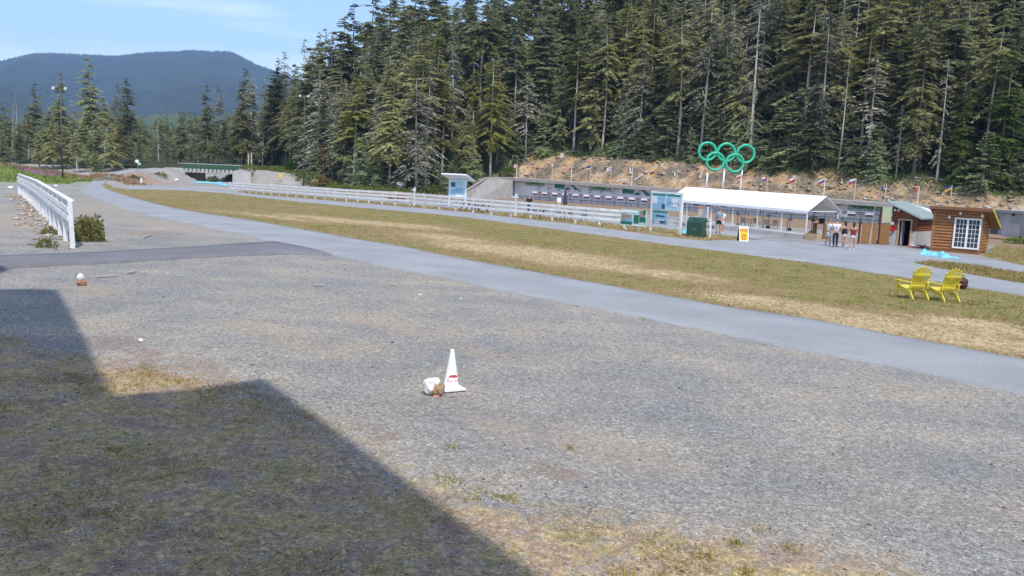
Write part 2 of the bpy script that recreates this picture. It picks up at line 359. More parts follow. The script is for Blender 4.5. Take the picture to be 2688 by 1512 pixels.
# ground: gravel with zones of lawn, weeds, bank soil, forest floor
def ground_material():
    m = bpy.data.materials.new('ground'); m.use_nodes = True; n, l = m.node_tree.nodes, m.node_tree.links
    b = n['Principled BSDF']; b.inputs['Roughness'].default_value = 0.95; b.inputs['Specular IOR Level'].default_value = 0.15
    tc = n.new('ShaderNodeTexCoord'); P = tc.outputs['Object']
    def noise(sc, det=4, rough=0.5, st=None):
        t = n.new('ShaderNodeTexNoise'); t.inputs['Scale'].default_value = sc; t.inputs['Detail'].default_value = det; t.inputs['Roughness'].default_value = rough
        v = P
        if st:
            mp = n.new('ShaderNodeMapping'); mp.inputs['Scale'].default_value = st; l.new(P, mp.inputs['Vector']); v = mp.outputs['Vector']
        l.new(v, t.inputs['Vector']); return t.outputs['Fac']
    def ramp(x, stops):
        r = n.new('ShaderNodeValToRGB'); e = r.color_ramp.elements
        while len(e) < len(stops): e.new(0.5)
        for i, (p, c) in enumerate(stops): e[i].position = p; e[i].color = (*c, 1) if hasattr(c, '__len__') else (c, c, c, 1)
        l.new(x, r.inputs['Fac']); return r.outputs['Color']
    def mix(a, bb, k, mode='MIX'):
        x = n.new('ShaderNodeMix'); x.data_type = 'RGBA'; x.blend_type = mode
        for s_, v in ((6, a), (7, bb), (0, k)):
            if hasattr(v, 'links') or hasattr(v, 'is_linked'): l.new(v, x.inputs[s_])
            elif hasattr(v, '__len__'): x.inputs[s_].default_value = (*v, 1)
            else: x.inputs[s_].default_value = v
        return x.outputs[2]
    def math_(op, a, bb=0.0, c=0.0):
        x = n.new('ShaderNodeMath'); x.operation = op
        for i, v in enumerate((a, bb, c)):
            if hasattr(v, 'is_linked'): l.new(v, x.inputs[i])
            else: x.inputs[i].default_value = v
        return x.outputs[0]
    def attr(nm):
        a = n.new('ShaderNodeAttribute'); a.attribute_name = nm; s_ = n.new('ShaderNodeSeparateColor'); l.new(a.outputs['Color'], s_.inputs[0]); return s_.outputs
    z1, z2, z3 = attr('zone1'), attr('zone2'), attr('zone3')
    nf = noise(3.0, 5, 0.6); nm_ = noise(0.55, 4); nl = noise(0.12, 3); nfine = noise(22, 3, 0.6)
    def mask(a, amp=0.7, lo=0.42, hi=0.58, src=None):
        t = math_('ADD', a, math_('MULTIPLY', math_('SUBTRACT', src or nf, 0.5), amp))
        mr = n.new('ShaderNodeMapRange'); mr.interpolation_type = 'SMOOTHSTEP'; l.new(t, mr.inputs[0]); mr.inputs[1].default_value = lo; mr.inputs[2].default_value = hi; return mr.outputs[0]
    # gravel
    vo = n.new('ShaderNodeTexVoronoi'); vo.inputs['Scale'].default_value = 62; l.new(P, vo.inputs['Vector'])
    vs = n.new('ShaderNodeSeparateColor'); l.new(vo.outputs['Color'], vs.inputs[0])
    vo2 = n.new('ShaderNodeTexVoronoi'); vo2.inputs['Scale'].default_value = 21; l.new(P, vo2.inputs['Vector'])
    vs2 = n.new('ShaderNodeSeparateColor'); l.new(vo2.outputs['Color'], vs2.inputs[0])
    gbase = mix((0.320, 0.307, 0.282), (0.360, 0.325, 0.272), ramp(nm_, [(0.40, 0.0), (0.70, 1.0)]))
    gbase = mix(gbase, (0.275, 0.270, 0.262), ramp(nl, [(0.45, 0.0), (0.62, 0.7)]))
    stone = ramp(vs.outputs[0], [(0.0, 0.55), (0.3, 0.85), (0.75, 1.05), (0.93, 1.3), (1.0, 1.7)])
    stone2 = ramp(vs2.outputs[1], [(0.0, 0.78), (0.6, 1.0), (1.0, 1.28)])
    grav = mix(mix(gbase, stone, 1.0, 'MULTIPLY'), stone2, 1.0, 'MULTIPLY')
    trk = noise(0.35, 5, 0.6, (0.75, 2.2, 1)); grav = mix(grav, ramp(trk, [(0.32, 0.92), (0.5, 1.0), (0.68, 1.09)]), 1.0, 'MULTIPLY')
    grav = mix(grav, ramp(nm_, [(0.35, (0.90, 0.90, 0.92)), (0.65, (1.07, 1.04, 0.99))]), 1.0, 'MULTIPLY')
    grav = mix(grav, mix((0.37, 0.30, 0.235), stone2, 0.8, 'MULTIPLY'), math_('MULTIPLY', mask(z2[2], 1.5, 0.3, 1.2, nf), 0.75))                 # tan, sandy patches
    grav = mix(grav, mix((0.27, 0.19, 0.155), stone, 0.9, 'MULTIPLY'), math_('MULTIPLY', mask(z3[2], 1.6, 0.4, 1.1), 0.6))   # reddish stones
    # lawn
    ng = noise(9, 6, 0.7, (1, 1, 1)); nst = noise(1.6, 5, 0.65)
    green = mix((0.150, 0.155, 0.034), (0.265, 0.232, 0.070), ramp(nst, [(0.35, 0.0), (0.65, 1.0)]))
    dry = ramp(ng, [(0.30, (0.30, 0.22, 0.11)), (0.48, (0.44, 0.33, 0.18)), (0.62, (0.58, 0.45, 0.27))])
    dry = mix(dry, ramp(nf, [(0.35, 0.78), (0.65, 1.15)]), 1.0, 'MULTIPLY')
    olive = mix((0.27, 0.215, 0.085), (0.29, 0.195, 0.10), nm_)
    law = mix(green, olive, ramp(math_('ADD', nst, math_('MULTIPLY', z2[0], 0.5)), [(0.40, 0.0), (0.62, 1.0)]))
    law = mix(law, dry, mask(z2[0], 1.3, 0.32, 0.80, nst))
    law = mix(law, ramp(ng, [(0.25, 0.55), (0.5, 1.0), (0.75, 1.35)]), 1.0, 'MULTIPLY')
    law = mix(law, (0.36, 0.32, 0.28), ramp(nfine, [(0.56, 0.0), (0.72, 0.55)]))
    col = mix(grav, law, mask(z1[0]))
    # weedy foreground
    weed = ramp(nst, [(0.32, (0.29, 0.19, 0.145)), (0.46, (0.44, 0.31, 0.19)), (0.56, (0.46, 0.34, 0.15)), (0.68, (0.34, 0.275, 0.11))])
    weed = mix(weed, ramp(ng, [(0.25, 0.5), (0.5, 1.0), (0.75, 1.5)]), 1.0, 'MULTIPLY')
    weed = mix(mix(weed, stone, 0.75, 'MULTIPLY'), stone2, 0.8, 'MULTIPLY'); weed = mix(weed, mix(gbase, stone, 1.0, 'MULTIPLY'), ramp(nf, [(0.54, 0.0), (0.66, 0.55)]))
    col = mix(col, weed, math_('MULTIPLY', mask(z1[1], 1.5, 0.42, 0.9, nf), 0.85))
    # green mound
    mound = mix((0.11, 0.16, 0.035), (0.19, 0.22, 0.06), nm_)
    mound = mix(mound, mix((0.33, 0.20, 0.145), (0.36, 0.29, 0.22), nf), mask(z3[0], 0.5, 0.4, 0.6, nm_))
    mound = mix(mound, (0.30, 0.11, 0.28), mask(z3[1], 0.6, 0.45, 0.65))
    col = mix(col, mound, mask(z2[1], 0.4))
    # bank of soil and rock
    nb = noise(0.8, 8, 0.65); nb2 = noise(0.25, 5)
    soil = ramp(nb, [(0.30, (0.17, 0.125, 0.085)), (0.42, (0.33, 0.215, 0.12)), (0.52, (0.46, 0.29, 0.14)), (0.60, (0.40, 0.34, 0.28)), (0.72, (0.52, 0.46, 0.40))])
    soil = mix(soil, ramp(nb, [(0.3, (0.11, 0.085, 0.06)), (0.6, (0.22, 0.175, 0.125)), (0.75, (0.30, 0.26, 0.21))]), ramp(nb2, [(0.42, 0.0), (0.58, 1.0)]))
    col = mix(col, soil, mask(z1[2], 0.5))
    a3 = n.new('ShaderNodeAttribute'); a3.attribute_name = 'zone4'; s4 = n.new('ShaderNodeSeparateColor'); l.new(a3.outputs['Color'], s4.inputs[0])
    col = mix(col, mix(mix((0.34, 0.235, 0.155), (0.22, 0.150, 0.10), nf), stone2, 1.0, 'MULTIPLY'), mask(s4.outputs[0], 0.3))
    col = mix(col, mix((0.40, 0.37, 0.34), (0.30, 0.26, 0.22), nf), mask(s4.outputs[2], 0.4))
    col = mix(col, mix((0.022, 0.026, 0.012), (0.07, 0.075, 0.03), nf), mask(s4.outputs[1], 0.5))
    l.new(col, b.inputs['Base Color'])
    bp = n.new('ShaderNodeBump'); bp.inputs['Strength'].default_value = 0.55; bp.inputs['Distance'].default_value = 0.025
    hh = math_('ADD', math_('MULTIPLY', vo.outputs['Distance'], -1.2), math_('MULTIPLY', ng, 1.1)); l.new(hh, bp.inputs['Height']); l.new(bp.outputs['Normal'], b.inputs['Normal'])
    return m
M['ground'] = ground_material()
def asphalt(name, col, dark):
    m = mat(name, col, 0.85, 0.13, 0.45, 0.25, 120, detail=8)
    n, l = m.node_tree.nodes, m.node_tree.links; b = n['Principled BSDF']
    src = b.inputs['Base Color'].links[0].from_socket
    tc = n.new('ShaderNodeTexCoord'); v = n.new('ShaderNodeTexVoronoi'); v.inputs['Scale'].default_value = 70; l.new(tc.outputs['Object'], v.inputs['Vector'])
    sp = n.new('ShaderNodeSeparateColor'); l.new(v.outputs['Color'], sp.inputs[0])
    r = n.new('ShaderNodeValToRGB'); r.color_ramp.elements[0].color = (dark, dark, dark, 1); r.color_ramp.elements[1].color = (1.25, 1.25, 1.25, 1); l.new(sp.outputs[0], r.inputs['Fac'])
    mx = n.new('ShaderNodeMix'); mx.data_type = 'RGBA'; mx.blend_type = 'MULTIPLY'; mx.inputs[0].default_value = 1
    l.new(src, mx.inputs[6]); l.new(r.outputs['Color'], mx.inputs[7]); l.new(mx.outputs[2], b.inputs['Base Color'])
    return m
M['asphalt'] = asphalt('weathered_asphalt', (0.270, 0.275, 0.283), 0.85)
M['asphalt_new'] = asphalt('fresh_asphalt', (0.165, 0.160, 0.172), 0.75)

# ================================================================== SETTING
# traced outlines (points of the photograph), carried to the ground
PX_MAIN_UP = [(2900, 993), (2688, 947), (2352, 883), (2076, 830), (1943, 815), (1807, 790), (1672, 765), (1536, 741), (1400, 715), (1262, 690), (1153, 669), (1072, 651),
              (936, 629), (800, 604), (694, 585), (616, 573), (529, 560), (452, 546), (394, 532), (336, 516), (300, 504), (277, 495), (268, 488)]
PX_MAIN_LO = [(2900, 1086), (2688, 1038), (2421, 983), (2214, 943), (2007, 900), (1808, 859), (1672, 832), (1536, 808), (1398, 780), (1289, 759), (1180, 735), (1072, 712),
              (936, 686), (840, 662), (723, 638), (675, 627), (597, 610), (500, 588), (420, 574), (331, 552), (278, 532), (239, 517), (204, 500)]
PX_F_LO = [(2900, 812), (2688, 776), (2531, 753), (2450, 739), (2368, 727), (2232, 707), (2124, 689), (1971, 670), (1862, 656), (1726, 638), (1590, 620), (1400, 594),
           (1238, 573), (1141, 562), (1005, 550), (900, 541), (788, 530), (691, 520), (588, 507), (491, 500), (394, 497.5), (330, 497)]
PX_F_UP = [(2900, 772), (2688, 746), (2559, 724), (2450, 702), (2398, 691), (2300, 660), (2150, 640), (1998, 629), (1862, 634), (1780, 627), (1672, 612), (1509, 590), (1400, 578),
           (1238, 559), (1141, 550), (1044, 542), (900, 530), (788, 520), (691, 513), (600, 502), (549, 497), (470, 490), (400, 487), (340, 489)]
def world(px): return np.array([g(*p, G)[:2] for p in px])
def resample(P, n):
    d = np.concatenate([[0], np.cumsum(np.hypot(*np.diff(P, axis=0).T))]); s = np.linspace(0, d[-1], n)
    return np.stack([np.interp(s, d, P[:, i]) for i in (0, 1)], 1)
def smooth(P, k=2):
    for _ in range(k):
        Q = P.copy(); Q[1:-1] = (P[:-2] + 2 * P[1:-1] + P[2:]) / 4; P = Q
    return P
W_MU, W_ML, W_FL, W_FU = world(PX_MAIN_UP), world(PX_MAIN_LO), world(PX_F_LO), world(PX_F_UP)
def strip(name, A, B, m, h, n=160, cols=6, fn=T, wob=0.14):
    """a sheet between two edge lines, draped h above the ground, with a small worn edge"""
    A = smooth(resample(A, n)); B = smooth(resample(B, n)); V = []; F = []
    d = B - A; d = d / np.linalg.norm(d, axis=1)[:, None]
    ns = np.arange(n)
    A = A + d * (fbm(ns * 0.31, ns * 0 + 3.3)[:, None] * wob); B = B + d * (fbm(ns * 0.31, ns * 0 + 9.1)[:, None] * wob)
    rows = [A - d * 0.04] + [A + (B - A) * k / cols for k in range(cols + 1)] + [B + d * 0.04]
    for i, r in enumerate(rows):
        e = -0.05 if i in (0, len(rows) - 1) else h
        z = fn(r[:, 0], r[:, 1]) + e; V.append(np.column_stack([r, z]))
    nr = len(rows); V = np.concatenate(V)
    for i in range(nr - 1):
        k = np.arange(n - 1); F.append(np.stack([i * n + k, i * n + k + 1, (i + 1) * n + k + 1, (i + 1) * n + k], 1))
    me = fastmesh(name, V, np.concatenate(F), m); return tag(link(name, me), kind='structure')
def inpoly(x, y, P):
    c = np.zeros(x.shape, bool); j = len(P) - 1
    for i in range(len(P)):
        a, b = P[i], P[j]
        if a[1] != b[1]: c ^= ((a[1] > y) != (b[1] > y)) & (x < (b[0] - a[0]) * (y - a[1]) / (b[1] - a[1]) + a[0])
        j = i
    return c
def sdf(x, y, P):
    d = np.full(x.shape, 1e9); j = len(P) - 1
    for i in range(len(P)):
        a, b = P[j], P[i]; e = b - a; L = e @ e + 1e-9
        k = np.clip(((x - a[0]) * e[0] + (y - a[1]) * e[1]) / L, 0, 1)
        d = np.minimum(d, np.hypot(x - a[0] - k * e[0], y - a[1] - k * e[1])); j = i
    return np.where(inpoly(x, y, P), d, -d)
def pmask(x, y, P, w): return np.clip(0.5 + sdf(x, y, P) / (2 * w), 0, 1)

# ---- the ground sheet
fr = np.radians(np.linspace(-37, 37, 400)); ot = np.radians(np.linspace(37, 323, 90)[1:-1])
ang = np.concatenate([fr, ot]); nr_ = len(ang)
R_ = np.concatenate([np.geomspace(1.2, 50, 165)[:-1], np.arange(50, 250, 0.75), np.geomspace(250, 9000, 46)])
AA, RR = np.meshgrid(ang, R_); GX = (RR * np.sin(AA)).ravel(); GY = (RR * np.cos(AA)).ravel()
GZ = T(GX, GY)
far = S((np.hypot(GX, GY) - 420) / 500); GZ = lerp(GZ, -6.0, far)
GZ = GZ + np.where(np.hypot(GX, GY) < 60, fbm(GX * 0.5, GY * 0.5) * 0.035, 0)
P_LAWN = np.concatenate([W_MU, W_FL[::-1]])
PI_ = world([(2398, 690), (2450, 686), (2559, 697), (2688, 717), (2900, 755), (2900, 772), (2688, 746), (2559, 724), (2450, 702)])
PC_ = world([(2575, 672), (2620, 640), (2688, 650), (2900, 680), (2900, 735), (2688, 698), (2630, 684)])
PS_ = world([(1998, 629), (1862, 634), (1780, 627), (1672, 612), (1509, 590), (1400, 578), (1238, 559), (1044, 542), (900, 530), (691, 513), (620, 505),
             (640, 502), (800, 513), (1044, 535), (1280, 555), (1377, 562), (1542, 581), (1707, 596), (1862, 614), (1960, 624)])
PW_ = world([(-900, 860), (-300, 850), (0, 880), (260, 935), (430, 960), (600, 990), (760, 1050), (900, 1120), (1100, 1235), (1400, 1320), (1700, 1350), (2100, 1400), (2450, 1490), (2600, 1700), (-900, 1700)])
PF_ = world([(60, 500), (120, 500), (215, 560), (262, 650), (190, 672), (110, 640), (60, 560)])
lawn = np.maximum.reduce([pmask(GX, GY, P_LAWN, 0.35), pmask(GX, GY, PI_, 0.3), pmask(GX, GY, PC_, 0.4), pmask(GX, GY, PS_, 0.4)])
weed = np.maximum(pmask(GX, GY, PW_, 1.0), 0.55 * pmask(GX, GY, PF_, 0.8))
def blobs(lst):
    s = np.zeros_like(GX)
    for px, py, a, b in lst:
        c = g(px, py, G); dx, dy = GX - c.x, GY - c.y; e = dx * U[0] + dy * U[1]; n_ = dx * N[0] + dy * N[1]
        s = np.maximum(s, np.exp(-(e / a) ** 2 - (n_ / b) ** 2))
    return s
dry = blobs([(1180, 625, 4, 2), (1300, 655, 5, 2.2), (1430, 665, 5, 2.6), (1540, 690, 5, 2.3), (1660, 708, 5, 1.8), (1780, 720, 3, 1.2), (2030, 800, 3, 1.2), (2180, 815, 3, 1.2), (2300, 850, 3, 1.4), (2480, 880, 3, 1.2),
             (2600, 860, 3, 1.5), (1040, 590, 5, 2), (860, 575, 6, 2), (720, 570, 6, 1.6), (1100, 552, 5, 1.2)])
dry = np.clip(dry * 0.95 + 0.05 + fbm(GX * 0.2, GY * 0.2) * 0.5, 0, 1)
dry = np.where(pmask(GX, GY, PS_, 0.4) > 0.4, 0.45, dry)
tan = blobs([(1330, 1130, 1.1, 0.7), (1520, 1170, 1.5, 0.6), (1650, 1190, 1.2, 0.5), (1250, 920, 1.5, 0.6), (700, 870, 3, 0.8), (250, 760, 2, 0.8), (1000, 850, 3, 0.8), (60, 590, 5, 3), (300, 545, 8, 4), (150, 550, 8, 4), (420, 590, 6, 2), (950, 610, 12, 0.4)])
redst = blobs([(300, 900, 1.2, 0.7), (380, 935, 1.0, 0.5), (520, 960, 1.0, 0.5), (330, 960, 1, .5), (60, 905, 1.0, 0.5), (1460, 1240, 0.7, 0.3), (1000, 1140, .6, .3), (560, 1150, 0.8, 0.3), (20, 1060, .5, .4), (400, 615, 3, 1.4), (900, 590, 6, 1.2)])
tt_, vv_ = tv(GX, GY); ww = vv_ - foot(tt_)
lf_ = S((tt_ - 76) / 8)
bank_w = lerp(lerp(7.5, 11.0, S((tt_ - 5) / 45)), 3.0, lf_) + fbm(GX * 0.15, GY * 0.15) * 5
soil = S((ww + 0.5) / 1.0) * (1 - S((ww - bank_w) / 2.5)) * (1 - 0.75 * lf_)
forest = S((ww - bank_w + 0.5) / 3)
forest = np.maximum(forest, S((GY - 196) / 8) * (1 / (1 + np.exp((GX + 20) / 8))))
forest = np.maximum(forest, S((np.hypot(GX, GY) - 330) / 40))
q_ = np.sqrt(((GX + 92) / 36) ** 2 + ((GY - 122) / 24) ** 2)
moundm = np.maximum(S((1.12 - q_) / 0.12), S((1.75 - q_) / 0.3) * S((GY - 118) / 6) * S((-58 - GX) / 5))
mred = S((GY - 119 + fbm(GX * .12, GY * .12) * 9) / 6)
mpink = blobs([(100, 448, 7, 4)])
rng_floor = (1 - S((tt_ - 74) / 8)) * S((vv_ + 52) / 3) * (1 - S((vv_ - 2.5) / 1)) * S((tt_ + 62) / 6)
sand = blobs([(560, 494, 10, 4), (330, 490, 9, 4), (400, 472, 10, 4), (240, 460, 10, 3), (700, 470, 14, 6)])
one = np.ones_like(GX)
gf = []
for i in range(len(R_) - 1):
    k = np.arange(nr_); k2 = (k + 1) % nr_
    gf.append(np.stack([i * nr_ + k, (i + 1) * nr_ + k, (i + 1) * nr_ + k2, i * nr_ + k2], 1))
gv = np.column_stack([GX, GY, GZ])
gv = np.concatenate([gv, [[0, 0, float(T(0, 0))]]]); pad = lambda a: np.concatenate([np.column_stack(a + [one]), [[0, 0, 0, 1]]])
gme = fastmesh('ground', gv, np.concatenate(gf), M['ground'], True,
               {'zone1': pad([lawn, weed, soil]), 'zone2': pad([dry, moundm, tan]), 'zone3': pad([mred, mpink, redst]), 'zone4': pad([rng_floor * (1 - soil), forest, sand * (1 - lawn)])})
tag(link('ground', gme), kind='structure')

# ---- asphalt
strip('ski_path', W_MU, W_ML, M['asphalt'], 0.035, 260, 8)
W_FU2 = W_FU
strip('fence_path', W_FU, W_FL, M['asphalt'], 0.03, 300, 8)
ramp_l = np.array([g(*p)[:2] for p in [(204, 500), (229, 487), (248, 471)]] + [[EMB[0][0][i][0] - 1.5, EMB[0][0][i][1] + .6] for i in (2, 3, 4)])
ramp_r = np.array([g(*p)[:2] for p in [(268, 488), (278, 480), (287, 471)]] + [[EMB[0][0][i][0] + 1.5, EMB[0][0][i][1] - .6] for i in (2, 3, 4)])
strip('ramp_road', ramp_l, ramp_r, M['asphalt'], 0.045, 90, 4, wob=0.02)
strip('side_road', world([(-500, 697), (0, 677), (265, 666), (500, 653), (616, 644), (723, 638), (790, 651), (845, 663)]),
      world([(-500, 728), (0, 705), (265, 693), (500, 680), (675, 672), (760, 668), (820, 669), (869, 672)]), M['asphalt_new'], 0.075, 120, 4)
PLZ_A = world([(2900, 735), (2688, 698), (2572, 677), (2436, 657), (2328, 643), (2249, 639), (2151, 634), (2118, 637), (1960, 622), (1860, 611), (1707, 595), (1542, 580), (1377, 561), (1280, 553), (1044, 533), (800, 510)])
PLZ_B = world([(2900, 755), (2688, 717), (2559, 697), (2450, 686), (2398, 690), (2300, 668), (2150, 645), (1998, 629.5), (1960, 624), (1862, 614), (1707, 597)])
strip('plaza', PLZ_A[:9], PLZ_B[:9], M['asphalt'], 0.022, 120, 5)
apr = world([(1990, 624), (1862, 612), (1707, 595), (1542, 580), (1377, 561), (1280, 553), (1044, 533), (800, 511), (660, 502)])
strip('range_apron', apr, apr + N * 9.0, M['asphalt'], 0.018, 120, 6)

# ---- far mountain and the wooded rise before it
ridge = [(-900, 330), (-600, 270), (-300, 225), (-120, 190), (0, 165), (45, 152), (93, 143), (160, 143), (230, 147), (298, 150), (340, 146), (388, 140), (450, 139), (497, 135), (560, 138), (602, 137),
         (640, 155), (661, 168), (699, 182), (760, 205), (900, 250), (1200, 300), (1700, 360), (2300, 380), (3200, 400)]
def far_hill(name, ridge, Zr, Zb, zbase, nx, ny, ncone, ch, rough, matn, cmat, cname, clabel):
    rx = np.array([p[0] for p in ridge]); ry = np.array([p[1] for p in ridge])
    px = np.linspace(rx[0], rx[-1], nx); py = np.interp(px, rx, ry)
    top = np.array([at(a, b, Zr)[:] for a, b in zip(px, py)])
    dirs = top[:, :2] / np.linalg.norm(top[:, :2], axis=1)[:, None]
    ks = np.linspace(0, 1, ny)
    def surf(i_f, k):
        i0 = np.clip(np.floor(i_f).astype(int), 0, nx - 2); fr_ = i_f - i0
        tp = top[i0] * (1 - fr_)[:, None] + top[i0 + 1] * fr_[:, None]; dr = tp[:, :2] / np.linalg.norm(tp[:, :2], axis=1)[:, None]
        rr = np.linalg.norm(tp[:, :2], axis=1)
        kk = np.minimum(k, 1); back = np.maximum(k - 1, 0)
        d = Zb + (rr - Zb) * kk + back * (Zr - Zb)
        z = zbase + (tp[:, 2] - zbase) * (kk ** 1.15) - back * (tp[:, 2] - zbase) * 0.8
        x = dr[:, 0] * d; y = dr[:, 1] * d
        z = z + fbm(x / (Zr * 0.09), y / (Zr * 0.09), 6) * rough * np.sin(np.pi * np.clip(k, 0, 1)) * np.sqrt(np.clip(1 - k, 0, 1))
        return np.stack([x, y, z], -1)
    K = np.linspace(0, 1.35, ny); I, KK = np.meshgrid(np.arange(nx, dtype=float), K)
    V = surf(I.ravel(), KK.ravel()); k = np.arange(nx - 1); F = np.concatenate([np.stack([j * nx + k, j * nx + k + 1, (j + 1) * nx + k + 1, (j + 1) * nx + k], 1) for j in range(ny - 1)])
    tag(link(name, fastmesh(name, V, F, matn, True)), kind='structure')
    # trees on it
    vis = (px > -150) & (px < 1000); lo, hi = np.argmax(vis), nx - 1 - np.argmax(vis[::-1])
    ii = rng.uniform(lo, hi - 1, ncone); kk = rng.beta(1.3, 1.0, ncone)
    nrid = ncone // 9; kk[:nrid] = rng.uniform(0.93, 1.01, nrid)
    B = surf(ii, kk); h = ch * rng.uniform(0.5, 1.5, ncone); r = h * rng.uniform(0.2, 0.34, ncone); a0 = rng.uniform(0, 6, ncone)
    n = 5; vs = [B + np.stack([r * np.cos(a0 + 2 * np.pi * q / n), r * np.sin(a0 + 2 * np.pi * q / n), -0.1 * h], -1) for q in range(n)] + [B + np.stack([0 * h, 0 * h, h], -1)]
    V = np.stack(vs, 1).reshape(-1, 3); o = np.arange(ncone)[:, None] * (n + 1)
    F = np.concatenate([o + np.array([[q, (q + 1) % n, n]]) for q in range(n)])
    tag(link(cname, fastmesh(cname, V, F, cmat)), clabel, 'forest', kind='stuff')
M['far_floor'] = mat('far_forest_floor', (0.030, 0.040, 0.022), 0.95, 0.3, 0.004)
M['far_trees'] = mat('far_conifers', (0.026, 0.040, 0.020), 0.95, 0.3, 0.01, col2=(0.052, 0.068, 0.030))
M['mid_trees'] = mat('mid_distance_conifers', (0.050, 0.080, 0.035), 0.95, 0.3, 0.02, col2=(0.09, 0.12, 0.05))
far_hill('mountain', ridge, 4200, 1900, -20, 260, 60, 42000, 10, 260, M['far_floor'], M['far_trees'], 'mountain_forest', 'dense conifer forest covering the distant blue mountain')
ridge2 = [(-900, 330), (-300, 335), (0, 330), (200, 326), (350, 322), (430, 318), (520, 322), (700, 330), (900, 345), (1300, 370), (2000, 400)]
far_hill('lower_hill', ridge2, 1500, 700, -10, 160, 24, 11000, 11, 30, M['far_floor'], M['mid_trees'], 'valley_forest', 'paler forest on the low rise at the foot of the mountain')

# ---- haze
hz = MB().box((0, 2400, 445), (9000, 9000, 910))
hm = bpy.data.materials.new('haze'); hm.use_nodes = True; hn = hm.node_tree.nodes; hn.remove(hn['Principled BSDF'])
pv = hn.new('ShaderNodeVolumePrincipled'); pv.inputs['Color'].default_value = (0.36, 0.58, 1.0, 1); pv.inputs['Density'].default_value = 0.00015; pv.inputs['Anisotropy'].default_value = 0.1
hm.node_tree.links.new(pv.outputs[0], hn['Material Output'].inputs['Volume'])
hzo = tag(hz.build('haze', hm), 'thin blue summer haze over the valley', kind='stuff')

